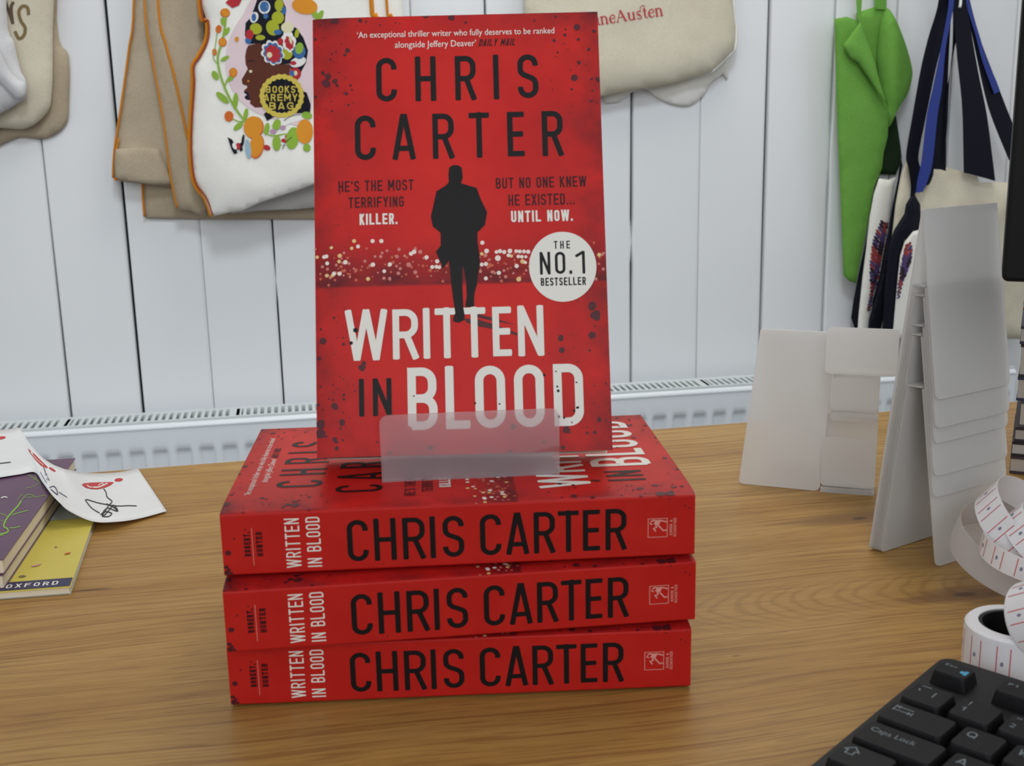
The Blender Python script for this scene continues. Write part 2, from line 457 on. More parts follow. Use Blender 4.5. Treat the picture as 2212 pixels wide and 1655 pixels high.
def cover_material():
    k = NT('red book cover')
    uv = k.n('ShaderNodeTexCoord').outputs['UV']
    sp = k.n('ShaderNodeSeparateXYZ', i_0=uv); x, y = sp.outputs[0], sp.outputs[1]
    mp = k.n('ShaderNodeMapping', i_Vector=uv, i_Scale=(1.0, 1.53, 1)).outputs[0]
    cl = k.noise(mp, 3.2, 5, 0.6)
    base = k.ramp(cl, [(0.3, S(196, 26, 24)), (0.7, S(216, 38, 30))])
    ex = k.math('ABSOLUTE', k.math('SUBTRACT', x, 0.5)); ey = k.math('ABSOLUTE', k.math('SUBTRACT', y, 0.5))
    e = k.math('ADD', k.math('POWER', k.math('MULTIPLY', ex, 2.0), 3.2), k.math('MULTIPLY', k.math('POWER', k.math('MULTIPLY', ey, 2.0), 8.0), 0.6))
    e = k.math('MULTIPLY', e, k.math('MULTIPLY', k.math('SUBTRACT', k.noise(mp, 5.0, 4, 0.6), 0.32), 2.3, True), True)
    base = k.mix(e, base, S(96, 24, 32))
    lo = k.n('ShaderNodeMapRange', interpolation_type='SMOOTHSTEP', i_0=y, i_1=0.374, i_2=0.382).outputs[0]
    hi = k.n('ShaderNodeMapRange', interpolation_type='SMOOTHSTEP', i_0=y, i_1=0.50, i_2=0.385).outputs[0]
    band = k.math('MULTIPLY', k.math('MULTIPLY', lo, hi), k.math('ADD', k.math('MULTIPLY', k.noise(k.n('ShaderNodeMapping', i_Vector=uv, i_Scale=(1, 4, 1)).outputs[0], 9.0, 3), 1.1), 0.18), True)
    base = k.mix(band, base, S(88, 20, 28))
    k.l(base, k.b.inputs['Base Color']); k.b.inputs['Roughness'].default_value = 0.42
    k.b.inputs['Specular IOR Level'].default_value = 0.18
    return k.m
M_COVER = cover_material()

# ------------------------------------------------------------------ the room
def build_wall():
    A = Acc()
    seams = [(-1.28, 1), (-1.175, 0), (-1.07, 2), (-0.965, 1), (-0.86, 0), (-0.755, 1), (-0.65, 2), (-0.545, 1), (-0.440, 0), (-0.338, 1), (-0.2365, 2), (-0.1345, 0), (-0.0325, 1),
             (0.072, 0), (0.180, 0), (0.2885, 1), (0.398, 1), (0.5085, 2), (0.6165, 0), (0.7235, 2), (0.8295, 1), (0.932, 1), (1.030, 1),
             (1.135, 0), (1.24, 1), (1.345, 0), (1.45, 2), (1.555, 1), (1.66, 0), (1.765, 1), (1.87, 1)]
    rng = random.Random(3); z0, z1 = -0.74, 1.40; th = 0.014; NZ = 60
    wd = {0: 0.0007, 1: 0.0034, 2: 0.0050}
    def edge(kind, seed):
        out = []
        for j in range(NZ + 1):
            z = z0 + (z1 - z0) * j / NZ
            v = noise.noise(Vector((seed * 7.3, z * 3.1, 0))) * 0.5 + 0.5
            g = wd[kind] * (0.35 + 1.1 * v)
            if kind and noise.noise(Vector((seed * 3.7, z * 9, 5))) > 0.42: g = 0.0002
            out.append((z, g))
        return out
    E_ = [edge(kd, i) for i, (s, kd) in enumerate(seams)]
    for i in range(len(seams) - 1):
        s0, s1 = seams[i][0], seams[i + 1][0]; rows = []; d = rng.uniform(-0.0005, 0.0005)
        for j in range(NZ + 1):
            z, ga = E_[i][j]; gb = E_[i + 1][j][1]
            a = s0 + ga / 2; b = s1 - gb / 2
            prof = [(a, -th), (a, -0.0012), (a + 0.0008, -0.0003), (a + 0.003, 0), (b - 0.006, 0), (b - 0.0025, -0.0004), (b - 0.0008, -0.0018), (b, -0.0035), (b, -th)]
            rows.append([SW(s, z, o + d) for s, o in prof])
        A.grid(rows, 0)
    A.box(SW(-1.28, z0, -0.03), WH * 3.15, -WNV * 0.014, Vector((0, 0, z1 - z0)), 1)
    o = A.build('wall_back', [M_WALL, M_GAP]); autosmooth(o, 60); return structure(o)
build_wall()

M_FLOOR = varied('grey carpet', S(96, 96, 100), S(112, 110, 110), 30, 0.95, 0.1, 0.3)
A = Acc(); A.box((-2.2, -2.2, -0.80), (4.9, 0, 0), (0, 3.7, 0), (0, 0, 0.06)); structure(A.build('floor', M_FLOOR))

def wood():
    k = NT('oak laminate')
    tc = k.n('ShaderNodeTexCoord').outputs['Object']
    mp = k.n('ShaderNodeMapping', i_Vector=tc, i_Rotation=(0, 0, math.radians(-6.5))).outputs[0]
    w1 = k.noise(k.n('ShaderNodeMapping', i_Vector=mp, i_Scale=(3.0, 5.0, 1)).outputs[0], 1.0, 2)
    sp = k.n('ShaderNodeSeparateXYZ', i_0=mp)
    X, Y = sp.outputs[0], sp.outputs[1]
    y2 = k.math('ADD', Y, k.math('MULTIPLY', w1, 0.045))
    warp = k.n('ShaderNodeCombineXYZ', i_0=X, i_1=y2, i_2=0.0).outputs[0]
    def M(sx, sy, lx=0.0): return k.n('ShaderNodeMapping', i_Vector=warp, i_Scale=(sx, sy, 1), i_Location=(lx, lx * 2.3, 0)).outputs[0]
    broad = k.noise(M(1.6, 14), 1.6, 4)
    grain = k.noise(M(6.0, 190), 1.5, 4, 0.6)
    pores = k.noise(M(22, 560), 1.5, 2, 0.5)
    streak = k.noise(M(4.5, 300, 3.0), 1.4, 2, 0.45)
    long_ = k.noise(M(2.0, 110, 7.0), 1.4, 3, 0.55)
    W4 = (1, 1, 1, 1); B4 = (0, 0, 0, 1)
    base = k.ramp(broad, [(0.30, S(160, 118, 56)), (0.70, S(188, 149, 84))])
    base = k.mix(k.math('MULTIPLY', k.ramp(grain, [(0.40, W4), (0.60, B4)]), 0.34), base, S(140, 98, 50))
    base = k.mix(k.math('MULTIPLY', k.ramp(long_, [(0.56, B4), (0.66, W4)]), 0.26), base, S(136, 90, 44))
    base = k.mix(k.math('MULTIPLY', k.ramp(streak, [(0.56, B4), (0.64, W4)]), 0.46), base, S(118, 76, 36))
    base = k.mix(k.math('MULTIPLY', k.ramp(pores, [(0.56, B4), (0.66, W4)]), 0.45), base, S(108, 70, 36))
    rc = Matrix.Rotation(math.radians(-6.5), 3, 'Z') @ (T(1760, 1298) - Vector((0.2, 0, 0)))
    cy_ = k.math('SUBTRACT', y2, rc.y + 0.0225); cx_ = k.math('SUBTRACT', X, rc.x)
    g_ = k.math('ADD', k.math('SUBTRACT', cx_, k.math('MULTIPLY', k.math('MULTIPLY', cy_, cy_), 46.0)), k.math('MULTIPLY', k.noise(mp, 38.0, 3), 0.022))
    sn = k.math('SINE', k.math('MULTIPLY', g_, 560.0))
    mk = k.math('MULTIPLY', k.n('ShaderNodeMapRange', interpolation_type='SMOOTHSTEP', i_0=k.math('ABSOLUTE', cy_), i_1=0.036, i_2=0.008).outputs[0],
                k.math('MULTIPLY', k.n('ShaderNodeMapRange', interpolation_type='SMOOTHSTEP', i_0=cx_, i_1=-0.16, i_2=-0.05).outputs[0], k.n('ShaderNodeMapRange', interpolation_type='SMOOTHSTEP', i_0=cx_, i_1=0.12, i_2=0.07).outputs[0]))
    base = k.mix(k.math('MULTIPLY', mk, 0.35), base, S(178, 138, 76))
    base = k.mix(k.math('MULTIPLY', k.math('MULTIPLY', k.math('MAXIMUM', sn, 0.0), mk), 0.34), base, S(126, 84, 38))
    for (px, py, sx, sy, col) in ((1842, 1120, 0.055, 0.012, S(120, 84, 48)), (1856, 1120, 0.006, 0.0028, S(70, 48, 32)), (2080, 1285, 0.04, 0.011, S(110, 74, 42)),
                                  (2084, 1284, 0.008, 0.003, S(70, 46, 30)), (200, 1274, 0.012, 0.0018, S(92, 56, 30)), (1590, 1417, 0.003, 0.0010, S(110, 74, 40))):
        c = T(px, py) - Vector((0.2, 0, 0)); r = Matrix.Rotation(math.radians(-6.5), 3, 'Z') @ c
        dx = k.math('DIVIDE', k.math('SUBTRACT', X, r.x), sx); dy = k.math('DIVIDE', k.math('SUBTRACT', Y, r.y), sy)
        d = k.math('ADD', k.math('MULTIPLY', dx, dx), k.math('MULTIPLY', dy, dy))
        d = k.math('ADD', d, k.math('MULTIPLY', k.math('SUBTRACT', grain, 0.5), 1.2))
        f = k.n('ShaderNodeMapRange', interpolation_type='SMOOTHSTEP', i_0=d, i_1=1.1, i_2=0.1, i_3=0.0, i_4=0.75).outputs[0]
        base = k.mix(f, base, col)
    k.l(base, k.b.inputs['Base Color'])
    k.l(k.ramp(grain, [(0.3, (0.46, 0.46, 0.46, 1)), (0.7, (0.34, 0.34, 0.34, 1))]), k.b.inputs['Roughness'])
    k.b.inputs['Specular IOR Level'].default_value = 0.35
    k.bump(grain, 0.12, 0.0004)
    return k.m
M_OAK = wood()
M_STEEL = flat('grey metal', S(120, 122, 125), 0.4, 0.5)

def build_desk():
    t = thing('desk', 'oak desk under the red books, its back edge in front of the radiator', 'desk', (0.2, 0, -0.74))
    A = Acc()
    b0 = Vector((-0.72, 0.2975, 0)); b1 = Vector((0.95, 0.2975 + 1.67 * 0.1349, 0))
    f0 = b0 + Vector((0.075, -0.60, 0)); f1 = b1 + Vector((0.115, -0.86, 0))
    A.extrude([f0, f1, b1, b0], (0, 0, -0.028))
    bevel(A.build('desktop', M_OAK, t), 0.0015, 2)
    for p in (b0 + Vector((.06, -.06, 0)), b1 + Vector((-.06, -.06, 0)), f0 + Vector((.06, .06, 0)), f1 + Vector((-.06, .06, 0))):
        L = Acc(); L.box(p + Vector((-.025, -.025, -.7398)), (.05, 0, 0), (0, .05, 0), (0, 0, .7118)); L.build('leg', M_STEEL, t)
build_desk()

def build_radiator():
    t = thing('radiator', 'white panel radiator below the wall behind the desk', 'radiator', SW(0.1, -0.66, 0.06))
    M = flat('radiator enamel', S(232, 235, 238), 0.30, 0.5)
    s0, s1, zt, zb = -1.05, 1.12, -0.1705, -0.60
    F = 0.090; A = Acc(); pitch = 0.0319; ph = -0.3150
    ns = int((s1 - s0) / 0.002); zs = [zt - 0.0005 - 0.0008 * q for q in range(18)] + [zt - 0.02, zt - 0.034] + [zt - 0.040 - 0.0025 * k for k in range(10)] + [-0.26, -0.4, zb]
    def sst(x): x = max(0, min(1, x)); return x * x * (3 - 2 * x)
    rows = []
    for z in zs:
        d = zt - z; top = 0.0085 * max(0, 1 - d / 0.0065) - 0.0011 * math.exp(-((d - 0.0095) / 0.0022) ** 2)
        v = sst((d - 0.038) / 0.012); row = []
        for i in range(ns + 1):
            s = s0 + (s1 - s0) * i / ns; u = ((s - ph) / pitch) % 1.0
            rec = sst((u - 0.0) / 0.20) * sst((0.78 - u) / 0.12)
            row.append(SW(s, z, F - top - 0.0062 * rec * v))
        rows.append(row)
    A.grid(rows); o = A.build('front_panel', M, t); autosmooth(o, 50)
    B = Acc(); B.box(SW(s0, zb, 0.0306), WH * (s1 - s0), -WNV * 0.01, Vector((0, 0, zt - zb - 0.002))); bevel(B.build('back_panel', M, t), 0.002)
    G = Acc(); g0, g1 = 0.040, 0.0815
    G.box(SW(s0, zt - 0.008, g1), WH * (s1 - s0), -WNV * 0.005, Vector((0, 0, 0.008)))
    G.box(SW(s0, zt - 0.008, 0.0310), WH * (s1 - s0), -WNV * 0.011, Vector((0, 0, 0.008)))
    n = int((s1 - s0) / 0.0098)
    for i in range(n):
        s = s0 + i * 0.0098; wdt = 0.0046 if i % 24 else 0.017
        G.box(SW(s, zt - 0.003, g0), WH * wdt, -WNV * (g1 - g0 + .001), Vector((0, 0, 0.0026)))
    G.build('top_grille', flat('grille enamel', S(214, 218, 218), 0.4, 0.4), t)
    for s in (s0 - 0.002, s1):
        P = Acc(); P.box(SW(s, zb + 0.02, 0.034), WH * 0.002, -WNV * 0.048, Vector((0, 0, zt - zb - 0.021))); P.build('side_panel', M, t)
    I = Acc(); I.box(SW(s0 + .01, zb + 0.03, 0.0412), WH * (s1 - s0 - .02), -WNV * 0.030, Vector((0, 0, 0.33))); I.build('convector', flat('dark convector', S(92, 110, 112), 0.8, 0.2), t)
build_radiator()

# ------------------------------------------------------------------ the red paperbacks
BT = 0.0292
def wf(u): return BT - 0.0013 * math.exp(-u / 0.007) + (0 if u > 0.001 else -0.0)
def wbk(u): return 0.0001 + 0.0010 * math.exp(-u / 0.007)
BWD, BHT = 0.129, 0.198

def cover_prints():
    """(material, polygons in mm on the front) from the bottom layer up, and the same for the spine"""
    rng = random.Random(11); F = []
    k = 3.2456
    def c1(x, y): return hom(660 + x / k, 20 + y / k)
    def c2(x, y): return hom(660 + x / k, 490 + y / k)
    (x0, y0), (x1, y1), (x2, y2), (x3, y3) = (672.3, 44), (1291.6, 27.7), (1328.6, 972.2), (677.6, 989.8)
    sx, sy = x0 - x1 + x2 - x3, y0 - y1 + y2 - y3
    dx1, dx2, dy1, dy2 = x1 - x2, x3 - x2, y1 - y2, y3 - y2
    dn = dx1 * dy2 - dx2 * dy1; g_ = (sx * dy2 - sy * dx2) / dn; h_ = (dx1 * sy - dy1 * sx) / dn
    Hi = Matrix(((x1 - x0 + g_ * x1, x3 - x0 + h_ * x3, x0), (y1 - y0 + g_ * y1, y3 - y0 + h_ * y3, y0), (g_, h_, 1))).inverted()
    def hom(x, y):                         # the photographed cover back to flat millimetres
        q = Hi @ Vector((x, y, 1)); return q.x / q.z * 129, (1 - q.y / q.z) * 198
    cl = lambda P: [(min(128.9, max(0.1, x)), min(197.9, max(0.1, y))) for x, y in P]
    # city lights
    L = {'w': [], 'y': [], 'p': [], 'o': []}
    for s in ('332,97,15,y 463,97,16,w 525,97,16,w 360,135,15,w 1240,107,16,w 170,142,13,y 315,148,13,y 68,207,13,y 118,207,15,w 135,203,15,w 140,252,15,w 230,200,16,y 270,245,17,w '
              '225,240,14,y 205,265,11,p 188,325,16,w 228,325,16,w 137,338,14,y 178,338,13,y 430,362,15,y 465,262,17,w 445,270,12,p 585,260,16,w 545,308,14,w 543,357,13,p 583,360,13,p 645,322,14,p 658,290,12,p '
              '718,262,18,p 735,185,16,w 757,172,17,w 765,150,12,p 800,172,16,p 845,210,16,w 825,215,10,p 920,238,16,w 885,278,15,w 915,276,15,w 935,280,14,w 870,302,13,o 408,238,12,p 520,205,13,p 530,180,11,p '
              '635,205,14,p 650,155,13,p 565,165,11,p 480,205,11,p 260,180,11,p 105,275,12,p 345,370,11,o 150,405,11,o 1270,165,18,w 1235,185,13,y 1260,195,16,p 1235,260,15,w 1265,256,16,w 1350,215,22,w '
              '1340,172,14,w 1365,166,16,w 1395,172,16,w 1435,165,18,w 1425,195,14,w 1445,200,13,y 1480,166,14,w 1505,168,15,w 1535,168,15,w 1565,170,16,w 1495,203,14,w 1520,205,14,w 1548,205,12,w 1525,238,17,y 1545,245,12,w '
              '1483,270,16,w 1265,357,15,w 1357,318,16,w 1310,312,12,p 1405,345,13,p 1498,362,18,y 1375,375,12,o 2068,190,15,y 2045,360,13,p 2100,290,11,o 2030,105,10,o 765,315,15,p 960,378,11,o 55,150,9,p 330,290,9,p '
              '285,215,10,o 380,300,9,o 300,330,9,o 420,150,10,o 600,210,10,o 690,200,11,p 700,330,9,o 780,345,9,p 820,270,10,o 1290,225,10,p 1420,290,10,o 1550,300,10,p 1460,320,9,p 1300,265,10,o 260,300,9,o').split():
        x, y, r, c = s.split(','); u, v = c2(float(x), float(y)); L[c].append(ell(u, v, float(r) / 17, float(r) / 17, 0, 12))
    for _ in range(150):
        u = rng.uniform(1, 128); v = rng.triangular(76.5, 90.5, 82)
        L[rng.choice('oop')].append(ell(u, v, (q := rng.uniform(.3, .75)), q, 0, 8))
    F += [(M_BOK_O, L['o']), (M_BOK_P, L['p']), (M_BOK_Y, L['y']), (M_BOK_W, L['w'])]
    # ink spots
    sp1 = [(200, 88, 32), (840, 50, 28), (905, 48, 14), (1022, 68, 25), (1122, 103, 10), (380, 92, 16), (422, 100, 8), (520, 122, 7), (628, 105, 6), (658, 112, 5), (95, 122, 8), (62, 215, 12), (290, 298, 20), (272, 328, 12), (250, 250, 6), (208, 305, 6), (180, 320, 7), (170, 358, 8), (115, 452, 16), (150, 478, 24), (138, 525, 32), (200, 510, 20), (215, 540, 13), (228, 450, 6), (275, 487, 5), (280, 597, 14), (310, 540, 10), (320, 570, 8), (60, 615, 12), (295, 675, 9), (175, 650, 6), (178, 715, 8), (1905, 133, 25), (1820, 187, 13), (1825, 148, 8), (1755, 60, 10), (1605, 88, 8), (2025, 160, 15), (1915, 217, 12), (1745, 225, 13), (1770, 308, 9), (1988, 287, 13), (1920, 377, 15), (1888, 483, 27), (1860, 430, 6), (2056, 495, 20), (1870, 563, 10), (2010, 490, 10), (2015, 570, 8), (2005, 645, 9), (1735, 565, 5), (2050, 655, 6)]
    sp2 = [(2020, 550, 32), (2045, 615, 38), (2020, 755, 27), (1797, 775, 23), (1805, 860, 22), (2003, 862, 9), (1915, 942, 6), (1715, 883, 5), (1668, 930, 5), (2120, 1095, 8), (2035, 1110, 6), (2040, 1230, 6), (2072, 1350, 18), (2120, 1350, 6), (1840, 1422, 28), (1868, 1445, 6), (1985, 1405, 6), (1988, 1445, 11), (2040, 1440, 13), (1815, 1548, 17), (2040, 690, 7), (187, 635, 10), (107, 797, 26), (92, 715, 10), (253, 775, 7), (255, 820, 12), (78, 920, 16), (385, 985, 26), (398, 955, 18), (230, 1048, 5), (88, 1118, 9), (178, 1108, 7), (182, 1160, 6), (210, 1135, 5), (255, 1178, 11), (255, 1208, 10), (148, 1205, 7), (178, 1212, 9), (190, 1258, 26), (70, 1248, 12), (103, 1282, 8), (242, 1372, 24), (230, 1413, 9), (250, 1300, 7), (295, 1340, 5), (85, 1385, 36), (85, 1450, 36), (125, 1470, 11), (188, 1490, 17), (200, 1510, 14), (203, 1555, 16), (247, 1497, 9), (490, 1510, 8), (335, 1150, 7), (870, 1550, 22), (580, 1590, 18), (1460, 1400, 22), (1680, 1510, 14), (1440, 1580, 20), (1285, 1560, 8), (1450, 1530, 6)]
    P = [cl(blob(*c1(x, y), r / 17, rng)) for x, y, r in sp1] + [cl(blob(*c2(x, y), r / 17, rng)) for x, y, r in sp2]
    for _ in range(120):
        u = rng.choice((rng.uniform(1, 22), rng.uniform(107, 128))); v = rng.uniform(2, 196)
        if 73 < v < 92: continue
        P.append(blob(u, v, rng.uniform(.12, .35), rng, n=8))
    F.append((M_SPOT, P))
    # the walking man's shadow, then lettering
    F.append((M_SPOT, [[(65.7, 59.6), (72, 58.8), (78, 56.9), (88.3, 52.6), (89.5, 51.2), (78, 54.6), (72, 55.8), (66.5, 57.8)], [(70.5, 61.6), (78, 59.6), (88, 56.2), (78, 58.2), (71, 60.0)]]))
    F.append((M_BLACK, letters([('C', 28.6, 37.8), ('H', 46.1, 55.4), ('R', 64, 73.3), ('I', 81.1, 83.7), ('S', 92.1, 101.3)], 158.6, 178.8, 2.45)
              + letters([('C', 18.7, 28), ('A', 35.4, 45.7), ('R', 53.4, 62.9), ('T', 69.9, 78.5), ('E', 86.8, 94.1), ('R', 102.3, 111.6)], 132, 152.4, 2.45)
              + letters([('I', 18.9, 21.2), ('N', 25, 33.2)], 17.7, 33.8, 2.2)))
    F.append((M_DKTXT, line_text("HE'S THE MOST", 11.1, 44.4, 117.8, 122.6, .62) + line_text('TERRIFYING', 15.5, 40, 110.4, 115.1, .62)
              + line_text('BUT NO ONE KNEW', 81.1, 121.3, 117.5, 122.3, .62) + line_text('HE EXISTED...', 86.5, 115.9, 109.6, 114.6, .62)
              + [[(x + (y - 183.2) * .25, y) for x, y in q] for q in line_text('DAILY MAIL', 74.9, 91.2, 183.2, 186.4, .5)]))
    F.append((M_WHITE, line_text('KILLER.', 20.3, 37, 102.6, 107.5, .85) + line_text('UNTIL NOW.', 87.5, 114.8, 102.1, 107.1, .85)
              + font_text('\u2018An exceptional thriller writer who fully deserves to be ranked', 20.3, 109.2, 188.3, 191.3)
              + font_text('alongside Jeffery Deaver\u2019', 37.3, 73.8, 183.3, 186.4)
              + letters([('W', 13.4, 31.7), ('R', 34.1, 45.3), ('I', 47.4, 50.6), ('T', 53, 62.9), ('T', 65.3, 74.7), ('E', 78, 86), ('N', 89.1, 100.5)], 42.4, 64.3, 2.95)
              + letters([('B', 40.2, 53.2), ('L', 56.7, 67), ('O', 69.7, 82.9), ('O', 86.8, 99.9), ('D', 104, 117)], 11.0, 38.3, 3.7)
              + [ell(109.7, 81.5, 14.9, 15.7, 0, 48)]))
    # the man seen from behind
    body = [(60.5, 127.5), (62.1, 128.7), (64.6, 128.5), (66.1, 127.4), (66.4, 122.8), (65.6, 120.3), (72.5, 118.0), (74.2, 112.8), (76.9, 106.9), (75.7, 101.1), (72.4, 97.9), (72.3, 94), (72.9, 88.6), (73.2, 83.7), (72.4, 80.9), (71.6, 74.5), (70.3, 70.1), (70.1, 64.7), (66.2, 64.5), (67.0, 69.5), (66.9, 75.9), (66.1, 81.1), (65.5, 83.3), (65.2, 79.2), (65.2, 71.5), (65.4, 64.5), (65.9, 61.3), (65.7, 58.8), (63.1, 57.7), (60.8, 58.3), (60.7, 59.6), (61.8, 62.1), (61.3, 65.9), (60.5, 72.9), (59.9, 81.2), (59.5, 85.7), (56.7, 81.9), (56.0, 84.5), (53.8, 89.7), (56.0, 92.2), (56.1, 98.1), (52.7, 101.1), (51.9, 105.6), (53.5, 112.1), (54.6, 116.9), (59.0, 119.6), (60.2, 120.9), (60.1, 124.3)]
    dots = [(340, 722, 18), (308, 812, 14), (753, 1185, 6), (1773, 1117, 8), (1780, 1147, 11), (1910, 1087, 7), (1918, 1265, 11), (1893, 1287, 9), (1785, 1330, 10), (1823, 1338, 8), (1878, 1370, 6), (1190, 1235, 8), (1362, 1240, 7), (1680, 1035, 10), (1763, 1010, 6)]
    F.append((M_BLACK, [body] + [blob(*c2(x, y), r / 17, rng) for x, y, r in dots]
              + line_text('THE', 106.1, 113.2, 89.6, 93.1, .55, .75) + letters([('N', 99.6, 104.3), ('O', 106.3, 110.9), ('.', 112.3, 114.1), ('1', 115.6, 119.6)], 78.3, 88.2, 1.25)
              + line_text('BESTSELLER', 99.8, 119.7, 73.1, 76.7, .6)))
    F.append((M_DKTXT, [[(60.9, 59.3), (62.6, 60.1), (63.6, 59.4), (61.4, 58.9)]]))
    Sp = []
    rs = [(2.3, 10.9, 1.25), (5.2, 17.5, .45), (1.0, 4.2, .9), (1.9, 2.6, 1.0), (1.3, 1.5, 1.2), (3.0, 1.2, .7), (9.9, 21.5, .4), (187, 27.5, .35), (193.5, 24, .4), (195.4, 22.8, .35), (196, 28, .3), (183, 28.2, .25), (170, 27, .2), (193, 5, .2), (66, 2.5, .3), (150, 27, .18)]
    Sp.append((M_SPOT, [blob(x, y, r, rng) for x, y, r in rs]))
    Sp.append((M_BLACK, letters([('C', 51.4, 60.1), ('H', 62.5, 71.7), ('R', 74.4, 83.7), ('I', 85.6, 88.2), ('S', 91.1, 100), ('C', 106.7, 115.6), ('A', 117.6, 127.3), ('R', 129.3, 138.3), ('T', 139.8, 148.2), ('E', 150.1, 157.2), ('R', 159.7, 168.7)], 4.2, 23.9, 2.25)))
    def up(s, xa, xb, ya, yb, t): # lettering turned to read upwards
        q = line_text(s, 0, yb - ya, 0, xb - xa, t); return [[(xb - y, ya + x) for x, y in p] for p in q]
    Sp.append((M_WHITE, up('WRITTEN', 26.0, 32.0, 2.6, 25.9, .62) + up('IN BLOOD', 34.7, 40.5, 2.4, 26.2, .62)))
    Sp.append((M_DKTXT, up('ROBERT.', 9.0, 11.6, 8.9, 20.4, .62) + up('HUNTER', 14.0, 16.6, 8.7, 20.3, .62)))
    pk = flat('pink print', S(222, 150, 140), 0.45)
    fig = [[(179, 16.9), (180.2, 17.6), (181.4, 17.2), (183, 17.4), (185.8, 16.6)], [(181.5, 17.0), (182.6, 14.6), (184.4, 12.4), (185.8, 12.6)], [(180.8, 16.4), (181.6, 14.2), (180.3, 13.6), (181.2, 12.2)], [(178.6, 16.2), (179.6, 15.6)]]
    box = strip2d([(177.9, 9.4), (177.9, 18.3), (186.1, 18.3), (186.1, 9.4)], .28, True)
    Sp.append((pk, [q for f in fig for q in strip2d(f, .62)] + box + [[(180.2, 15.8), (181.2, 17.6), (183.4, 17.4), (182.4, 15.0)]] + strip2d([(12.55, 4.6), (12.55, 22.2)], .2)
               + up('SIMON &', 187.1, 188.3, 10.0, 17.4, .22) + up('SCHUSTER', 188.8, 190.0, 9.3, 18.3, .22)))
    return F, Sp

def cover_mesh():
    A = Acc(); th = 0.0003
    mats = [M_COVER, M_SPINE, M_WHITE]
    us = [BWD - 0.0001 * 0] + [BWD * k / 24 for k in range(23, 4, -1)] + [BWD * 4 / 24 * q for q in (.85, .7, .55, .4, .3, .2, .12, .07)]
    r = 0.0009
    back = [(u, wbk(u)) for u in us]; front = [(u, wf(u)) for u in reversed(us)]
    c0, c1 = wbk(0) + r, wf(0) - r
    cb = [(r * (1 - math.sin(a)), c0 - r * math.cos(a)) for a in [math.pi / 2 * k / 4 for k in range(5)]]
    cf = [(r * (1 - math.cos(a)), c1 + r * math.sin(a)) for a in [math.pi / 2 * k / 4 for k in range(5)]]
    out = back + cb + cf + front; nb = len(back) + 2; nf = len(back) + len(cb) + len(cf) - 2
    inn = [((u + (th if u < 0.002 else 0)), (w_ + (th if w_ < BT / 2 else -th))) for u, w_ in out]
    for i in range(len(out) - 1):
        (a, b), (c, d) = out[i], out[i + 1]
        mi = 0 if i >= nf else (1 if i >= nb - 1 else 1)
        A.poly([(a, 0, b), (c, 0, d), (c, BHT, d), (a, BHT, b)], mi, [(a / BWD, 0), (c / BWD, 0), (c / BWD, 1), (a / BWD, 1)])
        (e, f), (g, h) = inn[i], inn[i + 1]
        A.poly([(e, BHT, f), (g, BHT, h), (g, 0, h), (e, 0, f)], 2)
        for v in (0, BHT): A.poly([(a, v, b), (c, v, d), (g, v, h), (e, v, f)], 2)
    for (a, b), (e, f) in ((out[0], inn[0]), (out[-1], inn[-1])): A.poly([(a, 0, b), (a, BHT, b), (e, BHT, f), (e, 0, f)], 2)
    F, Sp = cover_prints()
    def mi_of(m):
        if m not in mats: mats.append(m)
        return mats.index(m)
    for z, (m, polys) in enumerate(F):
        lift = 0.00004 + 0.00002 * z; mi = mi_of(m)
        for q in union(polys): A.poly([(x / 1000, y / 1000, wf(x / 1000) + lift) for x, y in q], mi)
    sc = (wf(0) - wbk(0)) / 0.029
    for z, (m, polys) in enumerate(Sp):
        lift = 0.00004 + 0.00002 * z; mi = mi_of(m)
        for q in union(polys): A.poly([(-lift, BHT - x / 1000, wbk(0) + y / 1000 * sc) for x, y in q], mi)
    return A, mats

def build_books():
    t = bpy.data.objects.new('paperback_book', None); COL.objects.link(t); t['_local'] = 1
    A, mats = cover_mesh(); cov = A.build('cover', mats, t); cov['label'] = 'red printed paper cover'
    P = Acc(); us = [0.0006] + [BWD * k / 16 for k in range(1, 16)] + [BWD - 0.0008]
    ring = [(u, 0.0006, wbk(u) + 0.0004) for u in us] + [(u, 0.0006, wf(u) - 0.0004) for u in reversed(us)]
    P.extrude(ring, (0, BHT - 0.0012, 0)); pg = P.build('page_block', M_PAPER, t)
    del t['_local']
    sp = 0.02965
    specs = [(0, 0, 0, 2 * sp, 'topmost red paperback of the stack, holding up the standing copy'),
             (0.0473, 0.0006, -0.0057, sp, 'middle red paperback of the three stacked, spine to the front'),
             (-0.0244, -0.0017, -0.0017, 0.0, 'lowest red paperback of the stack, lying on the oak desk')]
    def dup():
        c = t.copy(); COL.objects.link(c)
        for ch in (cov, pg): d = ch.copy(); COL.objects.link(d); d.parent = c
        return c
    for i, (yaw, x, y, z, lab) in enumerate(specs):
        o = t if i == 0 else dup()
        c, s = math.cos(yaw), math.sin(yaw)
        o.location = (x + c * 0.099, y + s * 0.099, z + 0.0001); o.rotation_euler = (0, 0, yaw + math.pi / 2)
        tag(o, lab, 'book', 'red thriller paperbacks')
    o = dup(); tag(o, 'red paperback propped upright on a clear stand, front cover showing', 'book', 'red thriller paperbacks')
    u = Vector((0.9981, -0.0610, 0.0042)).normalized(); n = Vector((-0.058, -0.945, 0.321)); n = (n - u * n.dot(u)).normalized(); v = n.cross(u)
    c = Vector((0.00293, 0.02597, 0.10090)); org = c - u * 0.0645 - n * BT
    k = 1.015; org = CAM + (org - CAM) * k + Vector((0, 0, 0.0006))
    M = Matrix((u * k, v * k, n * k)).transposed().to_4x4(); M.translation = org; o.matrix_world = M
    return org, u, v, n
SB = build_books()

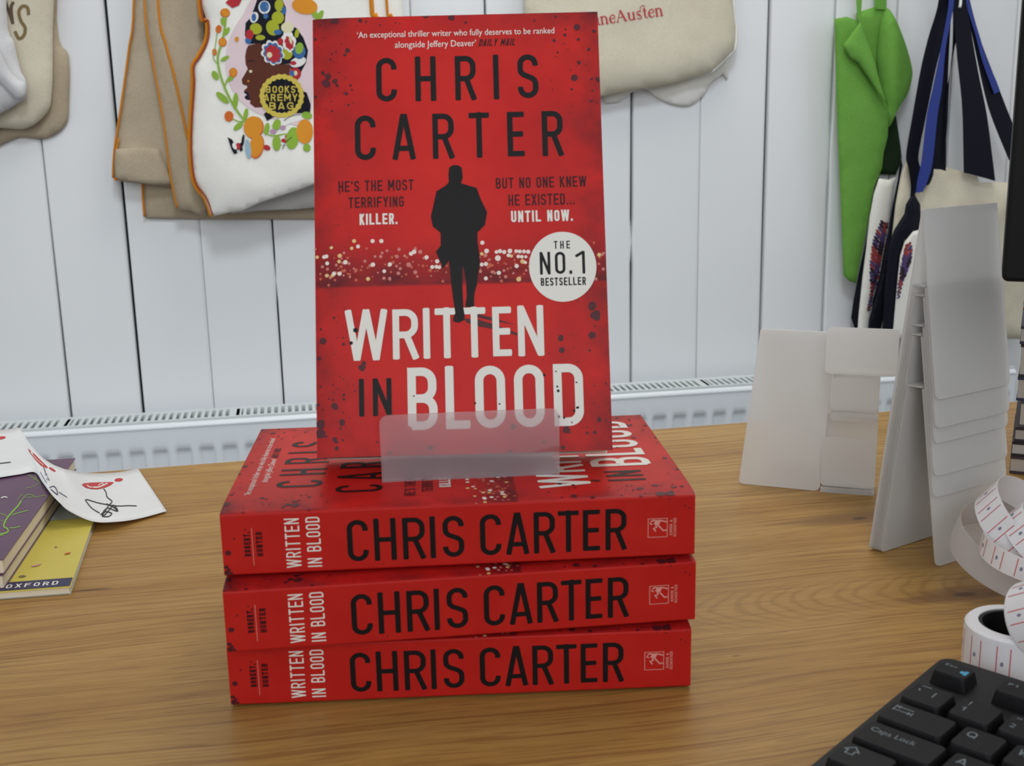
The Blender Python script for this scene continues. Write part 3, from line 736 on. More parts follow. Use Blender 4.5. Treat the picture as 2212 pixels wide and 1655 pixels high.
# ------------------------------------------------------------------ book stand under the standing copy
def rrect(w_, h_, r, n=6):                # rounded rectangle, r = radii (bl, br, tr, tl)
    out = []
    for (cx, cy, a0), rr in zip(((0, 0, 180), (w_, 0, 270), (w_, h_, 0), (0, h_, 90)), r):
        if rr <= 0: out.append((cx, cy)); continue
        ox = cx + (rr if cx == 0 else -rr); oy = cy + (rr if cy == 0 else -rr)
        out += [(ox + rr * math.cos(math.radians(a0 + 90 * k / n)), oy + rr * math.sin(math.radians(a0 + 90 * k / n))) for k in range(n + 1)]
    return out
def plate(A, o, ax, ay, w_, h_, r, th, mi=0):
    o, ax, ay = Vector(o), Vector(ax).normalized(), Vector(ay).normalized()
    A.extrude([o + ax * x + ay * y for x, y in rrect(w_, h_, r)], ax.cross(ay).normalized() * th, mi)

def build_main_stand():
    zt = 3 * 0.02965 - 0.0002
    A = Acc(); x0 = Vector((-0.0335, 0.0312, zt)); wv = Vector((0.0785, 0.0010, 0)); wl = wv.length; wdir = wv.normalized()
    back = Vector((-wdir.y, wdir.x, 0))
    plate(A, x0, wdir, (0, -0.04, 1), wl, 0.0305, (0, 0, .004, .004), -0.0008 if False else 0.0008)
    dep = 0.0385
    plate(A, x0 + back * 0.0009, wdir, back, wl, dep, (0, 0, 0, 0), 0.0008)
    b0 = x0 + back * (dep + 0.0009)
    up = Vector((SB[2].x * 0, SB[2].y, SB[2].z)).normalized()
    plate(A, b0, wdir, up, wl, 0.100, (0, 0, .004, .004), 0.0008)
    top = b0 + up * 0.100; foot = top + back * 0.022; foot.z = zt + 0.0008; dn = foot - top
    plate(A, top + back * 0.001, wdir, dn, wl, dn.length - 0.002, (0, 0, 0, 0), 0.0008)
    o = A.build('book_stand', M_LIP)
    tag(fixnormals(o), 'clear frosted stand with a low lip under the upright red book', 'book stand', 'plastic book stands')
build_main_stand()

# ------------------------------------------------------------------ cloth bags on the wall
M_CANVAS = fabric('natural canvas', S(206, 196, 174), S(218, 209, 188))
M_CANVAS_D = fabric('tan canvas', S(174, 158, 134), S(190, 174, 150))
M_CREAM = fabric('cream cotton', S(232, 228, 220), S(240, 236, 228))
M_PIPE = flat('orange piping', S(206, 128, 32), 0.8, 0.2)
M_GREEN = fabric('green cotton', S(104, 156, 66), S(114, 168, 74))
M_NAVY = flat('navy webbing', S(12, 12, 27), 0.6, 0.2)
M_NAVY_LIT = flat('navy webbing lit blue', S(40, 58, 138), 0.55, 0.4)  # same navy webbing where daylight catches it, light put into the colour

def panel(name, outline, off, mat, parent=None, thick=0.008, bulge=0.006, roll=26, step=17, smooth=True, wrinkle=0.002, seed=0, wscale=7.0):
    """a cloth panel hanging off metres in front of the wall (off may depend on where), rounded at its edges, with folds"""
    P = smooth_line(outline, True, 4) if smooth else outline
    vs, fs = fill(P, step)
    offf = off if callable(off) else (lambda x, y: off)
    bd = [tuple(p) for p in P]; pts = []; bk = []
    for x, y in vs:
        d = dist_edge(bd, x, y); o = offf(x, y); q = W(x, y, o)
        wv = noise.noise(Vector((q.x * wscale * 2, q.z * wscale, seed))) * wrinkle + noise.noise(Vector((q.x * wscale * 5, q.z * wscale * 3, seed + 9))) * wrinkle * .4
        e = 1 - math.exp(-d / roll)
        pts.append(W(x, y, o + bulge * e + wv * e)); bk.append(W(x, y, o - thick))
    cnt = {}
    for f in fs:
        for i in range(len(f)):
            a, b = f[i], f[(i + 1) % len(f)]; cnt[(a, b)] = 1
    A = Acc(); n = len(pts)
    rim = [(a, b) for (a, b) in cnt if (b, a) not in cnt]
    A.mesh(pts + bk, list(fs) + [tuple(n + i for i in f[::-1]) for f in fs] + [(b, a, n + a, n + b) for a, b in rim])
    o = A.build(name, mat, parent, smooth=True); return fixnormals(o)
def cord(name, line, off, r, mat, parent):
    A = Acc(); P = smooth_line(line, False, 5)
    A.tube([W(x, y, off if not callable(off) else off(x, y)) for x, y in P], r * 0.8, 6)
    return A.build(name, mat, parent, smooth=True)
def band(name, left, right, off, mat, parent, thick=0.0015, n=None):
    """webbing between two edge lines"""
    Lp = smooth_line(left) if len(left) > 2 else left; Rp = smooth_line(right) if len(right) > 2 else right
    k = min(len(Lp), len(Rp)); A = Acc(); of = off if callable(off) else (lambda x, y: off)
    rows = [[W(*Lp[i], of(*Lp[i])), W(*Rp[i], of(*Rp[i])), W(*Rp[i], of(*Rp[i]) - thick), W(*Lp[i], of(*Lp[i]) - thick)] for i in range(k)]
    A.grid(rows, 0, close=True)
    A.mesh(rows[0] + rows[-1], [(0, 1, 2, 3), (7, 6, 5, 4)])
    return fixnormals(A.build(name, mat, parent))
def loc_of(x, y, off): return W(x, y, off)

# far left: three canvas bags hanging one in front of the other
GRP = 'canvas tote bags on the board wall'
o = panel('canvas_bag', [(-120, -420), (120, -420), (122, 40), (148, 120), (149, 215), (142, 268), (98, 299), (40, 296), (-120, 292)], 0.006, M_CANVAS_D, None, 0.004, 0.010, seed=1)
tag(o, 'tan canvas bag hanging lowest at the far left, nearest the wall boards', 'bag', GRP)
o = panel('canvas_bag', [(-120, -420), (112, -420), (114, 60), (112, 200), (100, 245), (58, 277), (0, 276), (-120, 272)], 0.026, M_CANVAS, None, 0.004, 0.010, seed=2)
GOLD = flat('gold lettering', S(116, 92, 46), 0.5, 0.5)
GOLDD = flat('dark gold lettering', S(84, 66, 40), 0.5, 0.5)
f1 = lambda x, y: (x / 3.311, y / 3.311)
paint(o, [(GOLDD, stroke_px([f1(96, 15), f1(80, 60), f1(92, 170)], 7) + stroke_px([f1(40, 10), f1(92, 168)], 6)),
          (GOLD, stroke_px([f1(205, 105), f1(196, 55), f1(160, 45), f1(135, 85), f1(150, 150), f1(180, 200), f1(170, 255), f1(135, 275), f1(108, 225)], 7))])
tag(o, 'natural canvas bag with gold lettering, hanging behind the grey-white bag', 'bag', GRP)
o = panel('canvas_bag', [(-120, -420), (4, -420), (14, 20), (30, 90), (44, 150), (56, 175), (55, 210), (34, 226), (10, 240), (-40, 262), (-120, 270)], 0.048, fabric('grey white cotton', S(206, 204, 204), S(218, 216, 216)), None, 0.006, 0.012, seed=3, wrinkle=0.004)
o2 = panel('folded_corner', [(-30, 70), (4, 118), (20, 150), (40, 172), (55, 180), (54, 206), (40, 214), (18, 196), (0, 180), (-30, 160)], 0.062, fabric('grey white fold', S(198, 196, 198), S(212, 210, 210)), None, 0.004, 0.007, roll=9, seed=41, step=8, wrinkle=0.005)
o2.parent = o
tag(o, 'grey-white cotton bag in front at the far left edge, its corner folded', 'bag', GRP)

# beige bags with orange piping
t = thing('piped_bag', 'beige bag with orange piping, lowest hem hanging behind the floral bag', 'bag', W(480, 470, 0.004), 'beige piped bags')
panel('bag_body', [(325, -420), (318, 200), (309, 380), (309, 462), (316, 472), (440, 474), (700, 474), (860, 470), (860, -420)], 0.006, M_CANVAS_D, t, 0.003, 0.007, seed=4, smooth=False)
cord('piping', [(315, 300), (308, 400), (312, 468)], 0.010, 0.0022, M_PIPE, t)
t = thing('piped_bag', 'beige bag with orange piped seams, hanging left of the floral white bag', 'bag', W(330, 400, 0.025), 'beige piped bags')
panel('bag_body', [(293, -420), (290, 0), (278, 110), (262, 220), (248, 320), (245, 384), (262, 392), (330, 400), (372, 404), (450, 404), (450, -420)], 0.024, M_CANVAS_D, t, 0.006, 0.008, seed=5, smooth=False, wrinkle=0.005)
panel('side_gusset', [(318, -420), (318, 60), (336, 190), (352, 300), (372, 400), (384, 452), (410, 455), (446, 470), (440, 380), (440, -420)], 0.037, M_CANVAS_D, t, 0.004, 0.006, seed=15, smooth=False, wrinkle=0.005)
panel('hem', [(250, 322), (300, 318), (345, 322), (356, 352), (372, 398), (330, 398), (264, 390), (250, 384), (247, 350)], 0.036, M_CANVAS_D, t, 0.010, 0.003, seed=16, smooth=False, roll=10, wrinkle=0.004, step=9)
cord('piping', [(292, -420), (289, 0), (278, 108), (262, 225), (247, 325), (244, 384)], 0.028, 0.0021, M_PIPE, t)
cord('piping', [(300, -420), (312, 0), (326, 110), (343, 205), (357, 290), (368, 380), (383, 450)], 0.046, 0.0019, M_PIPE, t)
cord('piping', [(328, -420), (341, 0), (358, 95), (374, 155), (391, 230), (404, 292), (425, 360)], 0.048, 0.0023, M_PIPE, t)
cord('piping', [(246, 384), (252, 387), (250, 340), (256, 300)], 0.032, 0.0018, M_PIPE, t)

o = panel('cotton_bag', [(500, 300), (860, 300), (860, 448), (700, 446), (640, 452), (560, 455), (500, 462)], 0.034, fabric('pale grey cotton', S(198, 194, 190), S(210, 206, 202)), None, 0.004, 0.006, seed=17, smooth=False, roll=12)
tag(o, 'pale grey cotton bag whose edge shows under the hem of the floral bag', 'bag', GRP)
# the white bag with the floral portrait
t = thing('floral_bag', 'white cotton bag printed with a portrait among flowers and oranges', 'bag', W(560, 460, 0.06))
fl = lambda x, y: 0.068 + 0.012 * math.sin((x - 415) / 150.0) * max(0, min(1, (y - 250) / 150.0))
ob = panel('bag_body', [(424, -420), (432, 0), (447, 45), (446, 85), (430, 120), (417, 142), (417, 180), (412, 260), (411, 330), (420, 395), (444, 430), (458, 468), (500, 458), (522, 456), (560, 438), (640, 412), (700, 390), (880, 330), (872, 40), (820, -420)], fl, M_CREAM, t, 0.012, 0.008, seed=6, roll=20, wrinkle=0.004, smooth=False, step=12)
cord('piping', [(420, -420), (429, 0), (445, 45), (444, 85), (428, 120), (415, 142), (415, 180), (410, 260), (409, 330), (418, 395), (442, 430), (456, 468)], 0.068, 0.0030, M_PIPE, t)
cord('piping', [(424, -420), (434, 0), (450, 45), (449, 86), (433, 121), (419, 143), (420, 182), (415, 260), (414, 330), (422, 392), (446, 428), (460, 466)], 0.072, 0.0016, flat('rust piping', S(150, 64, 30), 0.8), t)
A_ = [(792, -420), (802, 0), (814, 40), (840, 200)]
cord('piping', A_, 0.078, 0.0040, M_PIPE, t)
cord('piping', [(824, -420), (835, 0), (848, 40), (880, 200)], 0.078, 0.0024, M_PIPE, t)
fx = lambda P: [(400 + x / 3.447, y / 3.447) for x, y in P]
def E(x, y, rx, ry, a=0): return fx(ell(x, y, rx, ry, a, 18))
c = lambda n, *rgb: flat('print ' + n, S(*rgb), 0.85, 0.2)
GR, OR, YE, DK, RD, BL, WT, PK = c('leaf green', 138, 172, 62), c('orange', 214, 140, 44), c('gold', 206, 184, 82), c('ink', 26, 26, 36), c('red', 176, 48, 56), c('blue', 62, 104, 156), c('white', 228, 224, 218), c('lilac', 222, 200, 204)
GO = c('orange edge', 206, 104, 44); YG = c('yellow green', 166, 170, 48)
stem = [fx([p])[0] for p in ((300, 80), (300, 150), (288, 250), (262, 350), (243, 430), (255, 530), (290, 640), (335, 740), (390, 830), (450, 910))]
st2 = [fx([p])[0] for p in ((240, 220), (232, 300), (222, 360), (210, 430), (235, 470))]
st3 = [fx([p])[0] for p in ((340, 560), (310, 600), (292, 650))]
st4 = [fx([p])[0] for p in ((345, 880), (400, 905), (440, 900))]
st5 = [fx([p])[0] for p in ((560, 960), (640, 1010), (760, 1000), (830, 1040))]
leaves = [E(282, 160, 18, 30, -10), E(312, 232, 15, 32, 30), E(296, 436, 15, 36, 62), E(224, 562, 22, 38, -30), E(336, 590, 14, 30, 60), E(278, 728, 24, 60, -48), E(374, 752, 20, 62, 5), E(452, 850, 17, 44, 10), E(396, 940, 20, 44, 50), E(608, 960, 20, 46, 10), E(682, 930, 30, 44, 20), E(682, 1064, 32, 60, 0), E(800, 1030, 48, 84, 10), E(905, 860, 40, 28, 10), E(905, 1100, 28, 30, 0), E(960, 100, 22, 50, -30), E(1000, 120, 20, 50, 30)]
head = fx([(470, 338), (560, 318), (600, 410), (690, 480), (785, 478), (778, 560), (720, 600), (640, 690), (590, 760), (575, 800), (520, 802), (482, 772), (486, 748), (452, 742), (440, 722), (460, 706), (436, 690), (440, 672), (464, 652), (456, 642), (426, 626), (420, 592), (450, 542), (466, 512), (450, 480), (446, 420), (455, 370)])
wrap = fx([(525, 30), (545, -30), (710, -30), (752, 60), (742, 170), (830, 210), (880, 280), (915, 375), (900, 470), (872, 520), (830, 612), (790, 560), (780, 475), (700, 482), (600, 402), (560, 322), (470, 330), (444, 262), (450, 170), (490, 130)])
ring = fx(ell(720, 715, 148, 146, 0, 30)); 
sc_ring = [E(720 + 146 * math.cos(a), 715 + 144 * math.sin(a), 21, 21) for a in [2 * math.pi * k / 22 for k in range(22)]]
def flower(x, y, rx, ry, a, n=9): return fx([(x + (px * math.cos(a) - py * math.sin(a)), y + (px * math.sin(a) + py * math.cos(a))) for px, py in [(rx * (.9 + .2 * abs(math.cos(n * q / 2))) * math.cos(q), ry * (.9 + .2 * abs(math.cos(n * q / 2))) * math.sin(q)) for q in [2 * math.pi * i / 54 for i in range(54)]]])
def txt(s, x0, x1, y0, y1, tk):
    return [fx([(x, y1 - (y - y0)) for x, y in q]) for q in line_text(s, x0, x1, y0, y1, tk)]
paint(ob, [
    (PK, [fx(smooth_line([(930, -60), (560, -60), (430, 110), (340, 260), (300, 440), (330, 620), (420, 760), (560, 850), (700, 890), (930, 870)], True, 3))]),
    (c('brown', 92, 50, 38), [head]),
    (DK, [wrap, fx([(855, 670), (905, 690), (935, 780), (930, 840), (700, 852), (610, 900), (585, 850), (620, 820), (720, 860)]), E(720, 715, 132, 130), fx([(452, 462), (490, 448), (535, 462), (490, 456)]), fx([(440, 690), (462, 672), (478, 715), (482, 748), (455, 742), (440, 722), (462, 706)])]),
    (YG, [E(527, 215, 46, 42, 20), E(652, 208, 48, 58, -20), E(690, 132, 46, 48), E(760, 400, 40, 44, 10), E(560, 280, 36, 20), E(832, 250, 16, 34, 10), E(700, 40, 34, 46)]),
    (WT, [flower(652, 392, 78, 90, -.5), flower(772, 310, 50, 76, -.25, 7), E(840, 462, 62, 36, -20), E(515, 130, 30, 42, 20), E(590, 55, 44, 50), fx([(640, 930), (740, 850), (880, 850), (910, 880), (780, 920), (700, 960)]), E(745, 1040, 52, 40, -20), E(365, 1080, 26, 40, -20)]),
    (BL, [flower(655, 396, 66, 78, -.5), E(590, 50, 34, 40), E(512, 130, 18, 30), E(850, 385, 46, 56), E(470, 300, 24, 30), E(600, 120, 18, 22), E(735, 80, 18, 30), E(690, 240, 30, 20)]),
    (RD, [flower(655, 400, 52, 64, -.5), flower(775, 320, 30, 50, -.25, 7), E(480, 258, 30, 38), E(818, 550, 46, 46), E(805, 470, 24, 16), E(710, 310, 22, 26), E(608, 1100, 28, 20, 20), E(735, 1048, 20, 16), E(756, 1020, 14, 14), E(395, 1090, 20, 26), fx([(300, 20), (350, -30), (430, -20), (400, 40), (350, 60)])]),
    (c('pale', 214, 208, 170), [E(628, 410, 20, 22), E(762, 205, 48, 40), fx(ell(488, 532, 13, 11, 0, 8)), E(785, 300, 10, 30, -15), E(822, 545, 14, 18)]),
    (BL, [E(795, 548, 18, 24), E(820, 400, 18, 14)]),
    (GR, [p for s_, w_ in ((stem, 4.6), (st2, 2), (st3, 3), (st4, 2.4), (st5, 3)) for p in stroke_px(s_, w_)] + leaves + [E(850, 360, 30, 44, 10)]),
    (GO, [E(298, 95, 36, 34), E(250, 217, 22, 30, 10), E(279, 314, 30, 34), E(219, 388, 17, 26), E(358, 540, 30, 36), E(326, 866, 34, 40), E(512, 950, 74, 84, 10), E(535, 1092, 52, 92, 12)]),
    (OR, [E(300, 92, 30, 30), E(280, 312, 24, 28), E(360, 538, 24, 30), E(505, 945, 70, 80, 10), E(530, 1085, 50, 84, 12), E(890, 45, 96, 62, 10), E(890, 980, 62, 92, 0), E(384, 292, 15, 20), fx(ell(470, 604, 8, 8, 0, 8))]),
    (c('sky', 150, 176, 190), [E(468, 1110, 22, 74, -8)]),
    (c('lilac flower', 178, 140, 168), [E(655, 980, 24, 18), E(728, 950, 22, 16)]),
    (DK, [fx([(316, 1022), (350, 1040), (372, 1080), (390, 1140), (365, 1148), (345, 1110)]), E(430, 1046, 10, 46, 8), fx([(400, 1075), (420, 1060), (430, 1120), (410, 1130)])] + [p for p in stroke_px(fx([(735, 900), (790, 865), (860, 852)]), 1.2)] + stroke_px(fx([(725, 1112), (750, 1060), (795, 1022)]), 1.4)),
    (WT, [E(368, 1090, 14, 26, -25)]), (RD, [E(398, 1092, 14, 22)]),
    (YE, [q for q in strip2d(ring, 8, True)] + sc_ring + txt('BOOKS', 604, 822, 640, 692, 9) + txt('AREMY', 588, 836, 700, 752, 9) + txt('BAG', 628, 806, 762, 815, 9)),
], step=10, lift=0.0007)

# the cream bag with red lettering, and the crumpled one under it
o = panel('cotton_bag', [(1290, -420), (1290, 180), (1385, 190), (1420, 212), (1455, 226), (1490, 228), (1520, 205), (1535, 180), (1560, 160), (1575, 120), (1575, -420)], 0.005, M_CREAM, None, 0.004, 0.009, seed=8, wrinkle=0.007, wscale=12, step=10)
tag(o, 'crumpled white cotton bag corner showing under the red-lettered bag', 'bag', 'bags behind the standing book')
t = thing('lettered_bag', 'cream canvas bag with red serif lettering, behind the standing book', 'bag', W(1350, 200, 0.03), 'bags behind the standing book')
o = panel('bag_body', [(1132, -420), (1132, 0), (1136, 150), (1150, 214), (1290, 210), (1350, 196), (1400, 190), (1460, 178), (1535, 155), (1565, 128), (1586, 106), (1589, 60), (1583, 0), (1576, -420)], 0.034, M_CANVAS, t, 0.006, 0.012, seed=9, smooth=False, wrinkle=0.004, roll=18)
cord('side_seam', [(1577, -420), (1584, 0), (1590, 60), (1587, 104), (1566, 127), (1536, 156)], 0.030, 0.0030, M_CREAM, t)
def serif(ch):                             # (strokes, width): thick stems, thin joins, small feet; unit = x-height
    th, tn = .20, .07
    D = {'J': (.55, [([(.1, -.1), (.25, -.18), (.35, 0), (.35, 1.5)], th), ([(.18, 1.5), (.55, 1.5)], tn)]),
         'a': (.85, [([(.12, .82), (.35, 1.0), (.58, .85), (.58, .15), (.78, .04)], th * .8), ([(.58, .6), (.2, .45), (.12, .2), (.3, 0), (.58, .2)], tn * 1.4)]),
         'n': (1.0, [([(.2, 0), (.2, 1)], th), ([(.2, .75), (.45, 1), (.72, .85)], tn * 1.6), ([(.72, .85), (.75, 0)], th), ([(.03, 0), (.38, 0)], tn), ([(.58, 0), (.92, 0)], tn), ([(.03, .97), (.2, 1)], tn)]),
         'e': (.85, [([(.2, .55), (.72, .55)], tn), ([(.72, .55), (.68, .9), (.42, 1), (.18, .75)], tn * 1.6), ([(.18, .75), (.14, .4), (.28, .05)], th), ([(.28, .05), (.5, -.02), (.74, .18)], tn * 1.6)]),
         'A': (1.35, [([(.1, 0), (.6, 1.45)], tn * 1.3), ([(.6, 1.45), (1.1, 0)], th), ([(.32, .55), (.88, .55)], tn), ([(0, 0), (.25, 0)], tn), ([(.92, 0), (1.28, 0)], tn)]),
         'u': (1.0, [([(.2, 1), (.2, .2)], th), ([(.2, .2), (.4, 0), (.7, .2)], tn * 1.6), ([(.74, 1), (.74, 0)], th), ([(.03, .97), (.2, 1)], tn), ([(.74, 0), (.92, .03)], tn)]),
         's': (.75, [([(.58, .8), (.4, 1), (.15, .85), (.2, .6)], tn * 1.5), ([(.2, .62), (.5, .42)], th), ([(.5, .45), (.6, .15), (.35, 0), (.1, .2)], tn * 1.5), ([(.55, .9), (.62, 1.35), (.9, 1.62), (1.2, 1.45)], tn)]),
         't': (.62, [([(.3, 1.3), (.3, .2)], th), ([(.3, .2), (.42, 0), (.6, .12)], tn * 1.4), ([(.08, .97), (.55, .97)], tn)])}
    return D[ch]
def serif_word(word, p0, p1, xh):
    tot = sum(serif(ch)[0] for ch in word); L_ = Vector((p1[0] - p0[0], p1[1] - p0[1])); ex = L_.normalized(); ey = Vector((ex.y, -ex.x)); sx = L_.length / tot
    x = 0; out = []
    for ch in word:
        wd, sts = serif(ch)
        for ln, tk in sts:
            P = smooth_line(ln) if len(ln) > 2 else ln
            Q = [Vector(p0) + ex * ((x + a) * sx) + ey * (b * xh) for a, b in P]
            out += strip2d([tuple(q) for q in Q], max(1.6, tk * sx * 1.05))
        x += wd
    return out
paint(o, [(flat('red lettering', S(184, 66, 70), 0.85, 0.2), serif_word('JaneAusten', (1272, 57), (1434, 33), 17))], lift=0.0007)

# green apron-like bag
t = thing('green_bag', 'bright green cotton bag folded on its hook, left of the navy straps', 'bag', W(1860, 600, 0.03))
g4 = lambda P: [(1780 + x / 4.729, y / 4.729) for x, y in P]
g5 = lambda P: [(1780 + x / 4.472, 330 + y / 4.472) for x, y in P]
panel('bag_back', g4([(330, 130), (520, 70), (640, 80), (700, 140), (700, 900), (640, 1300), (420, 1300), (330, 900)]), 0.010, M_GREEN, t, 0.004, 0.003, seed=21, smooth=False)
panel('bag_side', g4([(640, 86), (700, 140), (770, 280), (850, 500), (898, 690), (900, 790), (858, 950), (760, 1110), (655, 1300), (600, 1050), (545, 640), (560, 400), (590, 200)]), lambda x, y: 0.020 + 0.02 * (1 - abs(x - 1935) / 40), M_GREEN, t, 0.004, 0.010, roll=30, seed=22, smooth=True)
panel('bag_front', g4([(105, 192), (230, 170), (352, 215), (420, 500), (560, 860), (640, 1060), (658, 1200), (652, 1390), (610, 1560)]) + g5([(560, 150), (480, 340), (430, 650), (370, 950), (310, 1262), (240, 1240), (188, 1180), (178, 900), (160, 450), (140, 0)]) + g4([(125, 1000)]), 0.036, M_GREEN, t, 0.004, 0.006, seed=23, smooth=False)
panel('folded_flap', g4([(372, 225), (430, 390), (520, 640), (585, 890), (640, 1060), (600, 1020), (480, 830), (350, 640), (270, 590), (205, 480), (200, 455), (290, 330)]), 0.050, M_GREEN, t, 0.003, 0.006, seed=24, roll=14, smooth=False, step=8)
band('strap', g4([(320, -800), (328, 0), (350, 212)]), g4([(395, -800), (388, 0), (362, 212)]), 0.048, M_GREEN, t)
band('strap', g4([(505, -800), (515, 0), (525, 90)]), g4([(640, -800), (640, 0), (636, 100)]), 0.014, M_GREEN, t)
o = panel('dark_green_bag', g4([(560, 1300), (735, 1180), (780, 1480), (800, 1655)]) + g5([(745, 40), (735, 110), (690, 215), (540, 205), (520, 190)]), 0.008, fabric('dark green cotton', S(30, 46, 26), S(38, 56, 32)), None, 0.003, 0.004, seed=25, smooth=False)
tag(o, 'dark green cotton bag half hidden behind the bright green one', 'bag')

# navy-strapped canvas bags
feather = [c('feather red', 150, 62, 62), c('feather violet', 82, 66, 110), c('feather dark', 52, 40, 54)]
def feathers(cx0, cy0, cx1, cy1, n, hw, rng):
    L = [[], [], []]
    for i in range(n):
        f = i / (n - 1); x = cx0 + (cx1 - cx0) * f; y = cy0 + (cy1 - cy0) * f
        h = hw * (0.45 + 1.2 * math.sin(math.pi * min(1, f * 1.15 + .08)) ** 1.0) * (1 - .45 * f)
        for sgn in (-1, 1):
            px, py = x + sgn * h * .55, y - 4
            L[rng.randrange(3)].append(ell(px + rng.uniform(-1, 1), py, h * .52, 3.2, -sgn * 55 + (180 if sgn < 0 else 0), 10))
        L[(i // 3) % 3].append(ell(x, y, h * .45, 4.5, 70, 10))
    return L
rngf = random.Random(5)
t = thing('navy_strap_bag', 'white canvas bag with navy straps and a feather print, beside the green bag', 'bag', W(1880, 690, 0.05), 'feather print canvas bags')
panel('side_gusset', g5([(520, 235), (455, 480), (420, 780), (330, 1190), (285, 1420), (262, 1595), (330, 1800), (460, 1800), (600, 1000), (640, 300)]), 0.020, M_NAVY, t, 0.012, 0.003, seed=31, smooth=False)
o = panel('front_panel', g5([(530, 248), (620, 262), (690, 235), (668, 420), (628, 700), (580, 950), (540, 1180), (470, 1430), (430, 1800), (318, 1800), (335, 1560), (372, 1200), (410, 900), (440, 620), (480, 400)]), 0.042, M_CREAM, t, 0.006, 0.006, seed=32, smooth=False, step=9, roll=10)
fr = feathers(*g5([(590, 690)])[0], *g5([(430, 1520)])[0], 26, 15, rngf)
paint(o, list(zip(feather, fr)), lift=0.0006)
panel('front_gusset', g5([(740, 40), (712, 260), (650, 560), (596, 930), (556, 1180), (492, 1420), (436, 1600), (420, 1800), (520, 1800), (600, 1500), (640, 900), (690, 500), (735, 250), (760, 120)]), 0.050, M_NAVY, t, 0.010, 0.003, seed=33, smooth=False, step=9)
band('strap', g4([(1120, -300), (1170, 0), (1060, 400), (985, 720), (900, 1200), (838, 1580)]) + g5([(815, 150), (838, 320), (826, 470)]), g4([(1250, -300), (1290, 0), (1215, 400), (1130, 760), (1040, 1200), (965, 1590)]) + g5([(935, 170), (905, 330), (850, 480)]), 0.078, M_NAVY, t)
band('strap', g4([(1230, -300), (1275, 0), (1195, 480), (1110, 900), (1050, 1180), (995, 1640)]) + g5([(905, 250), (888, 385)]), g4([(1290, -300), (1330, 0), (1245, 480), (1205, 900), (1160, 1180), (1112, 1640)]) + g5([(1005, 260), (955, 378)]), 0.092, M_NAVY_LIT, t)  # lit inner side of the navy strap, brightness painted in
t = thing('navy_strap_bag', 'second canvas bag with navy straps, behind the tall frosted stands', 'bag', W(1980, 650, 0.08), 'feather print canvas bags')
panel('bag_body', g5([(800, 60), (860, 70), (880, 180), (905, 400), (960, 370), (1010, 220), (1030, 110), (1180, 140), (1370, 190), (1480, 215), (1500, 290), (1680, 280), (1780, 290), (1950, 330), (1950, 1800), (560, 1800), (600, 1400), (650, 900), (690, 500), (740, 230)]), 0.064, M_CANVAS, t, 0.006, 0.012, seed=34, smooth=False, step=14, wrinkle=0.010, wscale=11)
panel('folded_edge', g5([(830, 430), (880, 410), (930, 500), (940, 760), (900, 1000), (780, 830), (740, 980), (715, 1250), (690, 1800), (560, 1800), (585, 1300), (620, 900), (680, 740), (775, 590), (790, 500)]), 0.090, M_NAVY, t, 0.004, 0.006, seed=35, smooth=False, step=9)
o = panel('print_panel', g5([(860, 760), (940, 740), (940, 1300), (900, 1800), (660, 1800), (690, 1450), (715, 1180), (735, 1000), (780, 860)]), 0.094, M_CREAM, t, 0.004, 0.003, seed=36, smooth=False, step=9)
paint(o, list(zip(feather, feathers(*g5([(800, 900)])[0], *g5([(715, 1400)])[0], 14, 14, rngf))), lift=0.0006)
band('strap', g4([(1270, -300), (1310, 0), (1315, 400), (1290, 700), (1250, 1000), (1230, 1660)]), g4([(1360, -300), (1390, 0), (1370, 300), (1320, 560), (1285, 800), (1262, 1250)]), 0.070, M_NAVY, t)
band('strap', g4([(1200, -300), (1230, 0), (1190, 700), (1110, 1300), (1050, 1700), (1000, 1900)]), g4([(1270, -300), (1300, 0), (1270, 700), (1250, 1300), (1245, 1750), (1240, 1860)]), 0.066, M_NAVY, t)
band('strap', g4([(1290, -300), (1310, 0), (1360, 600), (1410, 1100), (1425, 1700), (1430, 1760)]), g4([(1420, -300), (1450, 0), (1570, 700), (1660, 1150), (1720, 1600), (1750, 1850)]), 0.084, M_NAVY, t)
band('strap', g4([(1400, -300), (1440, 0), (1530, 450), (1640, 960), (1730, 1250), (1890, 1640)]), g4([(1450, -300), (1490, 0), (1605, 420), (1740, 780), (1900, 1190), (2060, 1560)]), 0.078, M_NAVY, t)
band('strap', g4([(1420, -300), (1455, 40), (1540, 330), (1610, 600), (1690, 830), (1740, 960)]), g4([(1450, -300), (1495, 40), (1600, 400), (1660, 600), (1750, 800), (1800, 930)]), 0.082, M_NAVY_LIT, t)  # painted highlight along the navy strap
hk = Acc(); hk.tube([W(2076, -40, 0.0), W(2076, -40, 0.05), W(2076, -38, 0.085)] + [W(2076 - 3 + 3 * math.cos(a), -20 + 36 * math.sin(a), 0.097 - 0.004 * math.cos(a)) for a in (-.8, -.2, .4, 1.0, 1.5)], 0.0022, 8)
tag(hk.build('coat_hook', flat('white hook enamel', S(226, 228, 226), 0.3), smooth=True), 'small white hook holding the navy straps at the top right', 'hook')

# ------------------------------------------------------------------ books and signed sheet at the left
M_PURPLE = varied('purple cover', S(92, 62, 88), S(104, 72, 98), 20, 0.38, 0.4)
M_YELLOW = varied('yellow cover', S(206, 190, 84), S(214, 198, 92), 20, 0.40, 0.4)
M_PALE = varied('pale grey cover', S(170, 176, 168), S(182, 186, 180), 20, 0.45, 0.4)
M_LIME = flat('lime print', S(138, 190, 58), 0.45)
M_NAVYP = flat('navy print', S(52, 50, 84), 0.42)

